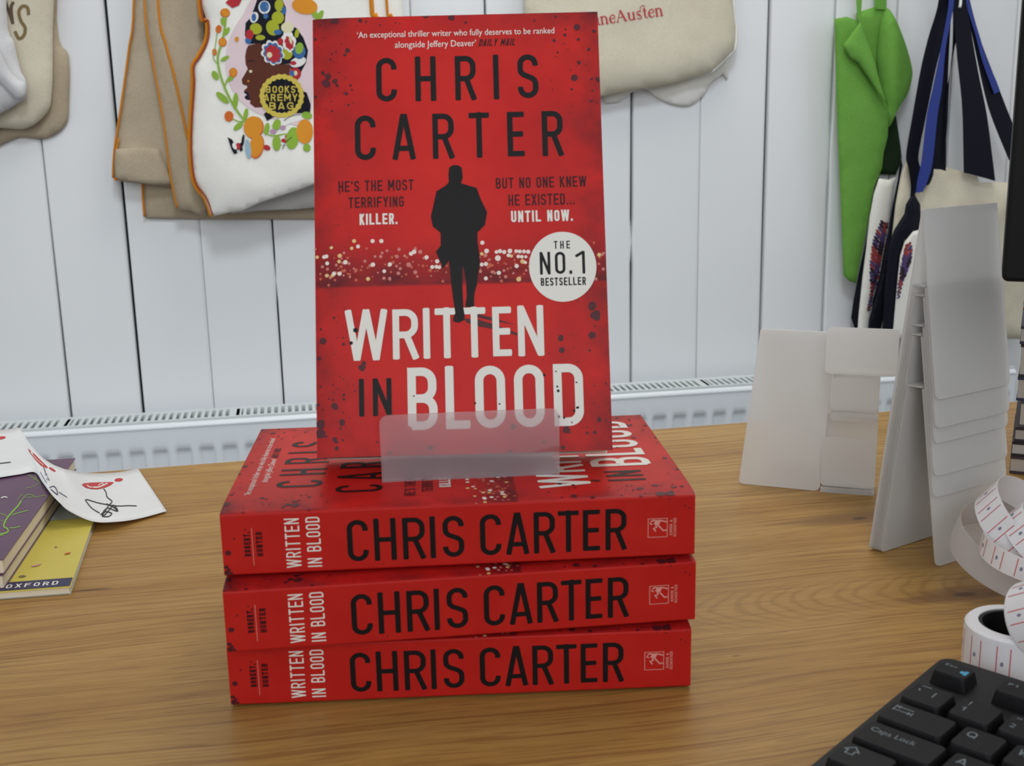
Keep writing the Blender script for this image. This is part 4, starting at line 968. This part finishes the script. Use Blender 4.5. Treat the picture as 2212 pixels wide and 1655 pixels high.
def flat_book(label, group, pr, dx, dy, wd, ht, z0, z1, mcover, deco=None, mlow=None):
    """closed paperback lying flat: near right corner pr, width along -dx, length along dy"""
    t = thing('paperback_book', label, 'book', (pr[0], pr[1], z0), group)
    dx, dy = Vector(dx).normalized(), Vector(dy).normalized(); o = Vector((pr[0], pr[1], z0)) - dx * wd
    th = 0.0004
    A = Acc()
    A.box(o, dx * wd, dy * ht, (0, 0, th), 1); A.box(o + Vector((0, 0, z1 - z0 - th)), dx * wd, dy * ht, (0, 0, th)); A.box(o + Vector((0, 0, th)), dx * th, dy * ht, (0, 0, z1 - z0 - 2 * th))
    cv = A.build('cover', [mcover, mlow or mcover], t)
    B = Acc(); B.box(o + dx * 0.0006 + dy * 0.0006 + Vector((0, 0, th)), dx * (wd - 0.0014), dy * (ht - 0.0012), (0, 0, z1 - z0 - 2 * th)); B.build('page_block', M_PAPER, t)
    if deco: paint(cv, deco, lift=0.00012, step=20)
    return t
yd = Vector((-0.015, 0.098, 0)); yx = Vector((0.995, 0.085, 0))
l4 = lambda *P: [(x / 3.94, 880 + y / 3.94) for x, y in P]
# blue band, wide capitals and small shapes of the yellow cover
nearL = Vector((-0.206, 0.1375, 0.0042)); ydn = yd.normalized(); yxn = yx.normalized()
def ypx(a, b):                              # millimetres from the near right corner to an image position
    p = Vector((-0.206, 0.1352, 0.0044)) - yxn * a + ydn * b - CAM
    return (CX + F_PX * p.dot(RX) / p.dot(RZ), CY - F_PX * p.dot(RY) / p.dot(RZ))
bandq = [ypx(0.0003, 0.0005), ypx(0.1275, 0.0005), ypx(0.1275, 0.0125), ypx(0.0003, 0.0125)]
ox = [[ypx(0.0335 - x, 0.0035 + y) for x, y in q] for q in line_text('OXFORD', 0, 0.0265, 0, 0.0052, 0.0008, 0.55)]
sh = [[l4((545, 1252), (575, 1242), (602, 1240), (596, 1250), (560, 1258))], [l4((265, 1355), (300, 1345), (360, 1335), (330, 1352), (300, 1360), (270, 1362))], [l4((150, 1448), (190, 1434), (230, 1442), (190, 1452)), l4((460, 1196), (478, 1190), (492, 1196), (474, 1199))]]
grey = [ypx(0.0003, 0.112), ypx(0.1275, 0.112), ypx(0.1275, 0.189), ypx(0.0003, 0.189)]
flat_book('thin yellow paperback with a navy band, lowest of the pile at left', None, (-0.206, 0.1352), yx, yd, 0.129, 0.190, 0.0001, 0.0041, M_YELLOW,
          [(M_NAVYP, [bandq]), (M_PALE, [grey]), (M_WHITE, ox), (flat('red fleck', S(196, 70, 46), .45), sh[0]), (flat('pink fleck', S(206, 150, 140), .45), sh[1]), (flat('grey fleck', S(120, 112, 84), .45), sh[2])], M_PALE)
pd = Vector((-0.016, 0.19, 0)); px_ = Vector((0.996, 0.084, 0))
flat_book('lower of the two purple paperbacks at the left edge', 'purple paperbacks', (-0.2405, 0.1368), px_, pd, 0.129, 0.190, 0.0042, 0.0118, M_PURPLE)
sw = [l4((-20, 1085), (40, 1075), (68, 1060), (62, 1035), (35, 1020), (38, 985), (80, 920), (150, 845), (180, 800)), l4((80, 1028), (120, 1028), (172, 1016)), l4((100, 920), (160, 900), (238, 880)), l4((-10, 905), (20, 910), (50, 925), (70, 940)), l4((180, 800), (230, 745), (290, 755)), l4((215, 770), (300, 765), (390, 750)), l4((240, 575), (280, 600), (320, 625), (345, 650)), l4((300, 560), (305, 600), (290, 620)), l4((215, 690), (270, 680), (330, 650)), l4((-5, 970), (20, 965), (60, 990)), l4((150, 790), (170, 760), (200, 745)), l4((-10, 1100), (20, 1090), (30, 1095))]
widths = [4.5, 2.4, 2.6, 1.8, 1.6, 1.3, 1.6, 1.4, 1.0, 1.2, 1.0, 2.0]
flat_book('upper purple paperback with lime green scrolls, under the signed sheet', 'purple paperbacks', (-0.2400, 0.1385), px_, pd, 0.129, 0.190, 0.0119, 0.0200, M_PURPLE,
          [(M_LIME, [q for s_, w_ in zip(sw, widths) for q in stroke_px(s_, w_ * .66)]), (M_WHITE, stroke_px(l4((10, 775), (35, 765), (62, 770)), 2.2))])

def build_sheet():
    near = [T(-75, 1044, .0216), T(0, 1031, .0214), T(45, 1024, .0212), T(75, 1020, .0214), T(92, 1042, .0222), T(110, 1066, .0226), T(128, 1085, .0196), T(150, 1104, .0140), T(200, 1126, .0070), T(250, 1127, .0048), T(300, 1120, .0024), T(360, 1104, .0016)]
    far = [T(-100, 940, .0220), T(-20, 931, .0220), T(18, 927.5, .0222), T(41, 925, .0226), T(62, 955, .0230), T(88, 985, .0230), T(112, 1002, .0228), T(128, 1009, .0226), T(143, 1014, .0212), T(190, 1022, .0096), T(250, 1021, .0054), T(298, 1012, .0022)]
    N, Fr = smooth_line(near, False, 6), smooth_line(far, False, 6)
    rows = []
    for a, b in zip(N, Fr):
        a, b = Vector(a), Vector(b); rows.append([a.lerp(b, k / 8) for k in range(9)])
    dn = Vector((0, 0, -0.00025)); A = Acc(); n = len(rows)
    top = [p for r in rows for p in r]; bot = [p + dn for p in top]; q = len(top); fs = []
    for j in range(n - 1):
        for i in range(8):
            a = j * 9 + i; fs += [(a, a + 9, a + 10, a + 1), (q + a, q + a + 1, q + a + 10, q + a + 9)]
    bd = [j * 9 for j in range(n)] + [(n - 1) * 9 + i for i in range(1, 9)] + [j * 9 + 8 for j in range(n - 2, -1, -1)] + [i for i in range(7, 0, -1)]
    for i in range(len(bd)):
        a, b = bd[i], bd[(i + 1) % len(bd)]; fs.append((a, q + a, q + b, b))
    A.mesh(top + bot, fs)
    o = A.build('signed_sheet', varied('white card', S(226, 226, 226), S(232, 231, 230), 30, 0.5, 0.3)); fixnormals(o)
    for p in o.data.polygons: p.use_smooth = True
    s6 = lambda *P: [(x / 3.253, 880 + y / 3.253) for x, y in P]
    RD_ = flat('red ink', S(192, 52, 52), 0.5); INK = flat('black ink', S(34, 34, 42), 0.5); BI = flat('blue ink', S(70, 74, 104), 0.5)
    paint(o, [(RD_, [s6((574, 545), (590, 535), (640, 530), (720, 528), (790, 526), (800, 530), (780, 548), (740, 566), (690, 577), (640, 576), (600, 566)), s6(*ell(834, 511, 30, 12, -6)), l4(*ell(8, 262, 42, 13, -8)), l4((236, 350), (300, 405), (360, 465), (408, 512), (398, 521), (350, 500), (300, 448), (255, 390)), l4(*ell(445, 531, 34, 10, 32))]),
              (M_WHITE, stroke_px(s6((610, 545), (625, 560), (650, 562)), 2) + stroke_px(s6((640, 562), (690, 562), (735, 545), (755, 535)), 2.6) + stroke_px(s6((690, 548), (720, 535), (725, 545)), 1.6) + stroke_px(l4((262, 385), (310, 440), (370, 495)), 1.2)),
              (INK, stroke_px(s6((728, 575), (745, 600), (752, 632), (785, 660), (782, 672)), 2.0) + stroke_px(s6((960, 695), (900, 693), (820, 695), (700, 676), (605, 650), (618, 680), (650, 715), (700, 745)), 1.8)
               + stroke_px(s6((785, 672), (760, 695), (740, 730), (718, 768), (740, 755), (770, 720), (800, 690), (828, 730), (800, 725), (760, 710), (730, 730), (720, 765), (760, 770), (785, 748), (740, 735), (705, 758)), 2.2)
               + stroke_px(s6((745, 680), (800, 705), (828, 732)), 2.6)),
              (INK, stroke_px(l4((-60, 490), (0, 480), (92, 470)), 1.6)),
              (BI, stroke_px(l4((370, 512), (385, 550), (392, 580), (400, 572)), 1.5) + stroke_px(l4((420, 688), (455, 675), (478, 700), (490, 745), (470, 735), (430, 700)), 1.6) + stroke_px(l4((500, 725), (540, 750), (570, 770)), 1.2) + stroke_px(l4((345, 555), (375, 610), (400, 650)), .9) + stroke_px(l4((400, 590), (420, 625), (395, 610)), .9))], lift=0.00010, step=12)
    tag(o, 'curling white card strip with red lips and ink signatures, over the purple books', 'paper')
build_sheet()

# ------------------------------------------------------------------ frosted display stands on the right
PG = 'plastic book stands'
def slab(A, q, th):                       # four corners, thickness away from the first corner's normal
    q = [Vector(p) for p in q]; n = (q[1] - q[0]).cross(q[3] - q[0]).normalized(); A.extrude(q, n * th)
def rquad(q, r0, n=5):                    # four-cornered sheet with the listed corner radii
    q = [Vector(p) for p in q]; out = []
    for i in range(4):
        p = q[i]; r = r0[i]
        if r <= 0: out.append(p); continue
        a = (q[i - 1] - p).normalized(); b = (q[(i + 1) % 4] - p).normalized()
        for k in range(n + 1):
            t = k / n; out.append(p + a * r * (1 - t) ** 2 + b * r * t ** 2)
    return out
def rslab(A, q, r, th):
    R_ = rquad(q, r); q = [Vector(p) for p in q]; n = (q[1] - q[0]).cross(q[3] - q[0]).normalized(); A.extrude(R_, n * th)

def build_flat_stand():
    A = Acc(); a = Vector((0.192, 0.273, 0.0004)); b = Vector((0.2395, 0.2498, 0.0004)); d = (b - a).normalized(); bk = Vector((-d.y, d.x, 0))
    up = Vector((0.006, 0, 0)) + bk * 0.016 + Vector((0, 0, 0.102)); L_ = (b - a).length
    q = [a, b, b + up - d * .001, a + up + d * 0.003]
    rslab(A, q, (0.003, 0.004, 0.001, 0.001), 0.0010)
    t1, t0 = q[2] + bk * 0.0012, q[3] + bk * 0.0012; f = bk * 0.040; f.z = 0
    f0 = Vector((t0.x, t0.y, 0.0004)) + f; f1 = Vector((t1.x, t1.y, 0.0004)) + f
    rslab(A, [f0, f1, t1, t0], (0.003, 0.003, .001, .001), 0.0010)
    tag(fixnormals(A.build('display_stand', M_PLASTIC)), 'flat-fronted frosted stand at the left end of the stands', 'display stand', PG)
build_flat_stand()

def build_lip_stands():
    w0 = T(1772, 1062, 0.0); w1 = T(1888, 1071, 0.0); d = (w1 - w0).normalized(); L_ = (w1 - w0).length
    bk = Vector((-d.y, d.x, 0)); names = ['lowest', 'second', 'middle', 'fourth', 'topmost']
    data = [(0.0005, 0.0026, 0.000, 0), (0.0050, 0.033, -0.0012, 0.0), (0.049, 0.0060, -0.001, 0.004), (0.0560, 0.0220, -0.002, 0.004), (0.0800, 0.0300, -0.0035, 0.0)]
    for i, (z, h, fw, dx) in enumerate(data):
        A = Acc(); o = w0 + bk * (fw + 0.0) + d * dx; o.z = z; dd = d * (L_ - dx * 1.0); dn = dd.normalized()
        wide = dd.length + (0.010 if i == 4 else 0.0)
        plate(A, o, dn, (0, 0, 1), wide, h, (.003, .003, .004, .004), 0.0009)
        dep = 0.016
        plate(A, o + bk * 0.0012 + Vector((0, 0, 0.0002)), dn, bk, wide, dep, (0, 0, 0, 0), 0.0009)
        bb = o + bk * (dep + 0.0016); upv = Vector((bk.x * .25, bk.y * .25, 1)).normalized()
        plate(A, bb, dn, upv, wide, (data[i + 1][0] if i < 4 else 0.108) - z - 0.002, (0, 0, .001, .001), 0.0009)
        tag(fixnormals(A.build('display_stand', M_PLASTIC)), ['lowest lipped frosted stand, resting on the desk by the flat-fronted one', 'frosted stand with the tall lower lip, just above the desk', 'middle frosted stand of the lipped stack, narrow lip', 'frosted stand just under the topmost lipped one', 'topmost lipped frosted stand, its rounded lip against the dark bags'][i], 'display stand', PG)
build_lip_stands()

def build_tent_stands():
    apexF = T(1982, 446, 0.1925); apexB = T(2163, 446, 0.1925)
    # front ends of the ridge and of the feet
    aL = Vector((0.2455, 0.1300, 0.1925)); rl = Vector((0.0535, 0.0285, 0.0))
    rear = T(1876, 1186, 0.0006); rear2 = T(2022, 1139, 0.0006)
    frt = T(2046, 1232, 0.0006)
    hs = [0.1925, 0.152, 0.147, 0.131, 0.126, 0.098]
    ends = [0.093, 0.0775, 0.069, 0.051, 0.039, 0.0006]
    labs = ['topmost of the nested frosted tent stands, its ridge highest', 'second frosted tent stand, nested under the topmost', 'third frosted tent stand down in the nest', 'fourth frosted tent stand down in the nest', 'fifth frosted tent stand, nearly lowest in the nest', 'lowest frosted tent stand, its front foot on the desk by the label tape']
    H = 0.1925
    for i in range(6):
        A = Acc(); ins = 0.0014 * i
        f = (H - hs[i]) / H
        n = (frt - rear); n.z = 0; n.normalize()
        ar = aL.lerp(rear, f) ; af = aL.lerp(frt, f)
        ap = (ar + af) / 2 if i else aL.copy(); ap.z = hs[i]
        p_r = ar + n * ins; p_r.z = hs[i]; p_f = af - n * ins; p_f.z = hs[i]
        if i == 0: p_r = p_f = aL.copy()
        ex = rl * (1.0 if i == 0 else 1.0); er = rear2 - rear
        # rear leg
        rb = rear + n * ins; rt = p_r
        zr = 0.0006
        rbk = rt.lerp(Vector((rb.x, rb.y, 0.0006)), (hs[i] - zr) / (hs[i] - 0.0006))
        rslab(A, [rbk, rbk + er, rt + ex, rt], (.003, .003, .001, .001), 0.0009)
        # ridge top between the legs
        if i: slab(A, [p_r + Vector((0, 0, .0003)), p_f + Vector((0, 0, .0003)), p_f + ex + Vector((0, 0, .0003)), p_r + ex + Vector((0, 0, .0003))], 0.0009)
        # front leg
        fb = frt - n * ins; ze = ends[i]
        fbk = p_f.lerp(Vector((fb.x, fb.y, 0.0006)), (hs[i] - ze) / (hs[i] - 0.0006))
        rslab(A, [fbk, fbk + rl * 1.03, p_f + ex, p_f], (.004, .004, .001, .001), 0.0009)
        tag(fixnormals(A.build('display_stand', M_PLASTIC)), labs[i], 'display stand', PG)
build_tent_stands()

# ------------------------------------------------------------------ price label tape
M_TAPE = varied('label paper', S(226, 224, 228), S(232, 230, 232), 30, 0.4, 0.4)
M_LINER = frosted('waxed liner paper', (0.82, 0.80, 0.80, 1), 0.85, 0.4)
M_RLINE = flat('red label line', S(206, 96, 104), 0.5)
M_GDOT = flat('grey print', S(130, 130, 150), 0.5)
def ribbon(A, cen, wid, th, mi=0, lines=None, lmi=1, dmi=2, per=0.013, inset=0.0):
    """tape along cen with width vectors wid; red pairs of lines across its outer side"""
    n = len(cen); rows = []; nr = []
    for i in range(n):
        d = (cen[min(i + 1, n - 1)] - cen[max(i - 1, 0)]).normalized(); nn = d.cross(wid[i]).normalized(); nr.append(nn)
        rows.append([cen[i] - wid[i] / 2, cen[i] + wid[i] / 2, cen[i] + wid[i] / 2 + nn * th, cen[i] - wid[i] / 2 + nn * th])
    A.grid(rows, mi, close=True); A.mesh(rows[0] + rows[-1], [(0, 1, 2, 3), (7, 6, 5, 4)], mi)
    if lines:
        s = 0; nxt = [0.0, 0.0032, 0.0055]; kinds = [lmi, dmi, lmi]; hw = 0.00022
        acc = 0.0; marks = []
        for i in range(n - 1):
            L_ = (cen[i + 1] - cen[i]).length
            while True:
                k = min(range(3), key=lambda j: nxt[j])
                if nxt[k] > acc + L_: break
                t = (nxt[k] - acc) / L_; c = cen[i].lerp(cen[i + 1], t); w_ = wid[i].lerp(wid[i + 1], t); nn = nr[i].lerp(nr[i + 1], t).normalized(); d = (cen[i + 1] - cen[i]).normalized()
                sd = nn * (th + 0.00015) if lines > 0 else -nn * 0.00015
                if kinds[k] == lmi:
                    A.poly([c - w_ * .42 - d * hw + sd, c - w_ * .42 + d * hw + sd, c + w_ * .42 + d * hw + sd, c + w_ * .42 - d * hw + sd], lmi)
                else:
                    c2 = c - d * .0009; A.poly([c2 + d * (.0007 * math.cos(a)) + w_.normalized() * (.0011 * math.sin(a)) + sd for a in [math.pi * q / 4 for q in range(8)]], dmi)
                nxt[k] += per
            acc += L_
def ring_path(c, r, axis, a0, a1, n=48, ry=None, e1=None):
    ax = Vector(axis).normalized(); u = (Vector(e1) - ax * ax.dot(Vector(e1))).normalized() if e1 else ax.orthogonal().normalized(); v = ax.cross(u); cen = []
    for k in range(n + 1):
        a = math.radians(a0 + (a1 - a0) * k / n); cen.append(Vector(c) + u * (r * math.cos(a)) + v * ((ry or r) * math.sin(a)))
    return cen, ax
def label_roll(label, c, axis, R_, ri, wd):
    t = thing('label_roll', label, 'label roll', Vector(c) - Vector(axis).normalized() * wd / 2, 'price label rolls')
    A = Acc(); ax = Vector(axis).normalized(); u = ax.orthogonal().normalized(); v = ax.cross(u); n = 64; prof = [(ri, -wd / 2), (R_ - .0012, -wd / 2), (R_, -wd / 2 + .0012), (R_, wd / 2 - .0012), (R_ - .0012, wd / 2), (ri, wd / 2)]
    rows = []
    for k in range(n):
        a = 2 * math.pi * k / n; e = u * math.cos(a) + v * math.sin(a); rows.append([Vector(c) + e * r + ax * h for r, h in prof])
    rows.append(rows[0]); A.grid(rows, 0, close=True)
    B = Acc(); cen, _ = ring_path(c, R_ + .0002, axis, 0, 352, 90); ribbon(B, cen, [ax * (wd - .004)] * len(cen), 0.00008, 0, 1)
    o = A.build('tape_coil', M_TAPE, t); autosmooth(o, 40)
    B.build('label_layer', [M_TAPE, M_RLINE, M_GDOT], t)
    C_ = Acc(); rows = []
    for k in range(n + 1):
        a = 2 * math.pi * k / n; e = u * math.cos(a) + v * math.sin(a); rows.append([Vector(c) + e * r + ax * h for r, h in ((ri - .0001, -wd / 2 + .0004), (ri - .0001, wd / 2 - .0006), (ri - .0016, wd / 2 - .0006), (ri - .0016, -wd / 2 + .0004))])
    C_.grid(rows, 0, close=True); C_.build('core', flat('black core', S(16, 15, 16), 0.6), t)
label_roll('white label roll with red lines lying flat behind the keyboard corner', T(2192, 1345, 0.023) + Vector((0, 0, -0.0113)), (0, 0, 1), 0.0205, 0.0150, 0.0225)
label_roll('white label roll leaning on edge at the right border, over the flat roll', T(2262, 1338, 0.030) + Vector((-0.0, 0.0, 0)), (0.45, -0.72, 0.53), 0.0175, 0.0120, 0.0170)

def build_tape():
    A = Acc()
    # wide liner loop lying at the bottom, then loops of labelled tape above it
    c = T(2218, 1192, 0.022); cen, ax = ring_path(c, 0.0365, (0.18, -0.30, 1), -20, 340, 60, 0.0350, (1, 0, 0)); ribbon(A, cen, [ax * 0.0165] * len(cen), 0.00015, 3)
    c2 = T(2232, 1150, 0.036); cen, ax = ring_path(c2, 0.0290, (0.50, -0.42, 0.80), -10, 345, 60, 0.0300, (1, 0, 0)); ribbon(A, cen, [ax * 0.0160] * len(cen), 0.00015, 0, 1)
    c3 = T(2240, 1195, 0.032); cen, ax = ring_path(c3, 0.0255, (0.12, -0.10, 1), -10, 345, 60, 0.0260, (1, 0, 0)); ribbon(A, cen, [ax * 0.0110] * len(cen), 0.00015, 0, 1)
    c4 = T(2240, 1160, 0.040); cen, ax = ring_path(c4, 0.0150, (0.55, -0.40, 0.75), 0, 345, 40, 0.017, (1, 0, 0)); ribbon(A, cen, [ax * 0.0130] * len(cen), 0.00015, 0, 1)
    o = A.build('label_tape', [M_TAPE, M_RLINE, M_GDOT, M_LINER]); autosmooth(o, 50)
    tag(o, 'loose loops of white price label tape piled before the frosted stands', 'label tape')
build_tape()

# ------------------------------------------------------------------ keyboard
M_KB = varied('black keyboard plastic', S(27, 26, 27), S(33, 31, 33), 60, 0.5, 0.25, 0.15, 900)
M_KEY = varied('black key plastic', S(19, 18, 20), S(24, 23, 25), 60, 0.55, 0.22, 0.15, 900)
M_LEG = flat('grey legend', S(116, 126, 132), 0.5)
M_LEGB = flat('blue legend', S(70, 160, 200), 0.5)
def build_keyboard():
    e1 = Vector((0.6606, -0.7507, 0)); e2 = Vector((-0.7507, -0.6606, 0)); K = Vector((0.2052, -0.0140, 0))
    t = thing('keyboard', 'black computer keyboard at the lower right corner of the desk', 'keyboard', K + e1 * .22 + e2 * .06)
    def at(a, b, z): return K + e1 * (a / 1000) + e2 * (b / 1000) + Vector((0, 0, z))
    A = Acc(); R_ = rrect(0.443, 0.132, (.006,) * 4); zt = lambda b: 0.0150 - b * 0.035
    ring = []
    bot = [K + e1 * x + e2 * y + Vector((0, 0, 0.0006)) for x, y in R_]; top = [K + e1 * x + e2 * y + Vector((0, 0, zt(y))) for x, y in R_]
    n = len(bot); A.mesh(bot + top, [tuple(range(n)), tuple(range(n, 2 * n))[::-1]] + [(i, n + i, n + (i + 1) % n, (i + 1) % n) for i in range(n)])
    bevel(fixnormals(A.build('body', M_KB, t)), 0.0014, 3)
    def key(a, b, w_, h_, legs=()):
        B = Acc(); z0 = zt(b / 1000) - 0.0004; z1 = z0 + 0.0058; g = 0.9; tp = 1.1
        def rr(a0, b0, w2, h2, r, z): return [at(a0 + x, b0 + y, z) for x, y in rrect(w2, h2, (r,) * 4, 3)]
        base = rr(a + g, b + g, w_ - 2 * g, h_ - 2 * g, 1.0, z0); mid = rr(a + g + tp * .75, b + g + tp * .5, w_ - 2 * g - tp * 1.5, h_ - 2 * g - tp * 1.3, 1.6, z1 - .0009); top = rr(a + g + tp, b + g + tp * .7, w_ - 2 * g - 2 * tp, h_ - 2 * g - tp * 1.8, 1.8, z1)
        B.grid([base, mid, top], 0, close=True); k = len(base); s0 = len(B.v) - k; B.f.append(tuple(range(s0, s0 + k))); B.m.append(0); s1 = len(B.v) - 3 * k; B.f.append(tuple(range(s1, s1 + k))[::-1]); B.m.append(0)
        for mi, polys in legs:
            for P in polys: B.poly([at(a + x, b + y, z1 + 0.00006) for x, y in P], mi)
        o = B.build('key', [M_KEY, M_LEG, M_LEGB], t); fixnormals(o)
    def lt(s, x, y, h, wd, tk): # legend with its top left at x, y
        return union([[(x + px, y + h - py) for px, py in q] for q in line_text(s, 0, wd, 0, h, tk)])
    def ft(s, x, y, h, wd):
        return [[(x + px, y + h - py) for px, py in q] for q in font_text(s, 0, wd, 0, h)]
    P = 19.0; x0 = 5.0
    row = [13.0, 36.5, 55.5, 74.5, 93.5, 112.0]
    # function row
    key(x0, row[0], 17, 14.5, [(1, ft('Esc', 3.6, 2.8, 2.3, 5.0)), (2, union([[(12.6, 5.2), (14.0, 5.2), (14.0, 9.2), (12.6, 9.2)]] + [ell(11.9, 7.2, 1.0, 1.3, 0, 8)]))])
    for i in range(12):
        a = 30.5 + i * P + (i // 4) * 9.5
        key(a, row[0], 18, 14.5, [(1, lt('F' + str(i + 1) if str(i + 1)[0] in '12' and len(str(i + 1)) == 1 else 'F', 4, 3, 2.2, 3.6, .4))] if i < 4 else [])
    top = [('`', x0)] + [(ch, x0 + P * (i + 1)) for i, ch in enumerate('1234567890-=')]
    for i, (ch, a) in enumerate(top):
        if i == 0: lg = [(1, strip2d([(4.4, 3.4), (8.4, 3.4)], .5) + strip2d([(4.6, 6.2), (5.4, 8.0)], .55) + strip2d([(11.4, 5.6), (11.4, 10.2)], .5))]
        elif i == 1: lg = [(1, lt('1', 4.4, 8.6, 3.2, 1.5, .5) + union(strip2d([(5.5, 3.0), (5.5, 5.4)], .5) + strip2d([(5.5, 6.0), (5.5, 6.6)], .5)))]
        elif i == 2: lg = [(1, ft('2', 4.2, 8.6, 3.2, 2.0) + ft('"', 4.3, 3.2, 3.0, 1.6))]
        elif i < 6: lg = [(1, ft(ch, 4.2, 8.6, 3.2, 2.0))]
        else: lg = []
        key(a, row[1], P, P, lg)
    key(x0 + P * 13, row[1], P * 2, P)
    tabl = strip2d([(4.0, 4.2), (4.0, 8.6)], .45) + strip2d([(4.6, 5.2), (11.2, 5.2)], .5) + strip2d([(3.6, 8.0), (10.6, 8.0)], .5) + strip2d([(5.8, 4.2), (4.6, 5.2), (5.8, 6.2)], .45) + strip2d([(9.6, 7.0), (10.8, 8.0), (9.6, 9.0)], .45) + strip2d([(11.4, 6.8), (11.4, 9.2)], .45)
    key(x0, row[2], P * 1.5, P, [(1, union(tabl))])
    for i, ch in enumerate('QWERTYUIOP'): key(x0 + P * (1.5 + i), row[2], P, P, [(1, lt(ch, 4.2, 4.6, 4.2, 3.6, .6))] if i < 6 else [])
    for i in range(2): key(x0 + P * (11.5 + i), row[2], P, P)
    key(x0, row[3], P * 1.75, P, [(1, ft('Caps Lock', 4.4, 5.2, 3.2, 17.5))])
    for i, ch in enumerate('ASDFGHJKL'): key(x0 + P * (1.75 + i), row[3], P, P, [(1, lt(ch, 4.2, 4.6, 4.2, 3.6, .6))] if i < 6 else [])
    for i in range(3): key(x0 + P * (10.75 + i), row[3], P, P)
    key(x0, row[4], P * 1.25, P - .5, [(1, union(strip2d([(6.4, 3.4), (9.2, 6.4), (7.8, 6.4), (7.8, 9.0), (5.0, 9.0), (5.0, 6.4), (3.6, 6.4)], .5, True)))])
    for i in range(11): key(x0 + P * (1.25 + i), row[4], P, P - .5)
    key(x0 + P * 12.25, row[4], P * 2.75, P - .5)
build_keyboard()

# ------------------------------------------------------------------ monitor and the pile behind it
def build_monitor():
    M_B = flat('black monitor plastic', S(10, 9, 11), 0.5, 0.2)
    d = Vector((0.90, -0.44, 0)).normalized(); bk = Vector((0.44, 0.90, 0)).normalized(); c0 = T(2163, 609, 0.166) ; up = Vector((0, 0, 1)) * 1.0 + bk * 0.02; up.normalize()
    c0 = CAM + ray(2163, 609) * ((0.05 - CAM.y) / ray(2163, 609).y)
    t = thing('monitor', 'black computer monitor corner at the upper right edge', 'monitor', Vector((c0.x, c0.y, 0)) + d * .25 + bk * .08)
    A = Acc(); A.extrude([c0 + d * x + up * y for x, y in rrect(0.50, 0.31, (.003, .003, .004, .004))], bk * 0.030)
    bevel(fixnormals(A.build('housing', M_B, t)), 0.002, 3)
    B = Acc(); B.box(c0 + d * .016 + up * .018 - bk * .0004, d * .468, up * .276, bk * .0006); B.build('screen', flat('dark screen', S(14, 14, 16), 0.2, 0.5), t)
    N = Acc(); o = c0 + d * .21 + bk * .031; N.box(Vector((o.x, o.y, .0120)), d * .08, bk * .02, (0, 0, .30)); N.build('neck', M_B, t)
    F_ = Acc(); F_.box(Vector((o.x, o.y, .0006)) - d * .06 - bk * .05, d * .2, bk * .14, (0, 0, .0115)); bevel(F_.build('base', M_B, t), 0.003, 2)
build_monitor()

def build_pile():
    cols = [((190, 186, 178), (70, 62, 66)), ((196, 196, 196), (40, 36, 44)), ((186, 184, 182), (52, 46, 54)), ((200, 198, 194), (88, 86, 90)), ((206, 204, 202), (56, 70, 96)), ((214, 214, 212), (60, 58, 60)), ((212, 212, 210), (70, 74, 90)), ((150, 96, 60), (110, 70, 60)), ((70, 76, 130), (80, 60, 70)), ((178, 150, 88), (120, 70, 50)), ((200, 170, 130), (60, 40, 40)), ((170, 80, 56), (50, 36, 36))]
    th = [.012, .010, .010, .018, .016, .022, .012, .006, .004, .006, .006, .008]
    names = ['pale paperback at the very bottom of the right-hand pile', 'paperback with the dark cover, second from the bottom of the right-hand pile', 'paperback third from the bottom of the right-hand pile', 'pale thick paperback fourth up in the right-hand pile', 'paperback with blue cover in the middle of the right-hand pile', 'thickest white paperback in the right-hand pile', 'white paperback just under the striped ones, right-hand pile', 'brown paperback below the blue one, right-hand pile', 'thin blue paperback near the top of the right-hand pile', 'mustard paperback third from the top of the right-hand pile', 'cream paperback second from the top of the right-hand pile', 'rust paperback topmost of the right-hand pile by the monitor']
    z = 0.0002; vd = ray(2199, 850); vd.z = 0; vd.normalize(); base = CAM + ray(2199, 850) * ((0.27 - CAM.y) / ray(2199, 850).y); base.z = 0; rng = random.Random(4)
    for i, ((pg, cv), h) in enumerate(zip(cols, th)):
        q = (vd + Vector((rng.uniform(0, .03), 0, 0))).normalized(); d = Vector((q.y, -q.x, 0)); o = base + d * rng.uniform(-.002, .003) + Vector((0, 0, z))
        t = thing('paperback_book', names[i], 'book', o, 'paperbacks in the right-hand pile')
        A = Acc(); tk = min(.0018, h * .22)
        A.box(o, d * .13, q * .12, (0, 0, tk)); A.box(o + Vector((0, 0, h - tk)), d * .13, q * .12, (0, 0, tk)); A.build('cover', flat('pile cover %d' % i, S(*cv), 0.5), t)
        B = Acc(); B.box(o + d * .0005 + q * .0005 + Vector((0, 0, tk)), d * .128, q * .119, (0, 0, h - 2 * tk)); B.build('page_block', flat('pile pages %d' % i, S(*pg), 0.85, 0.1), t)
        z += h + 0.0002
build_pile()
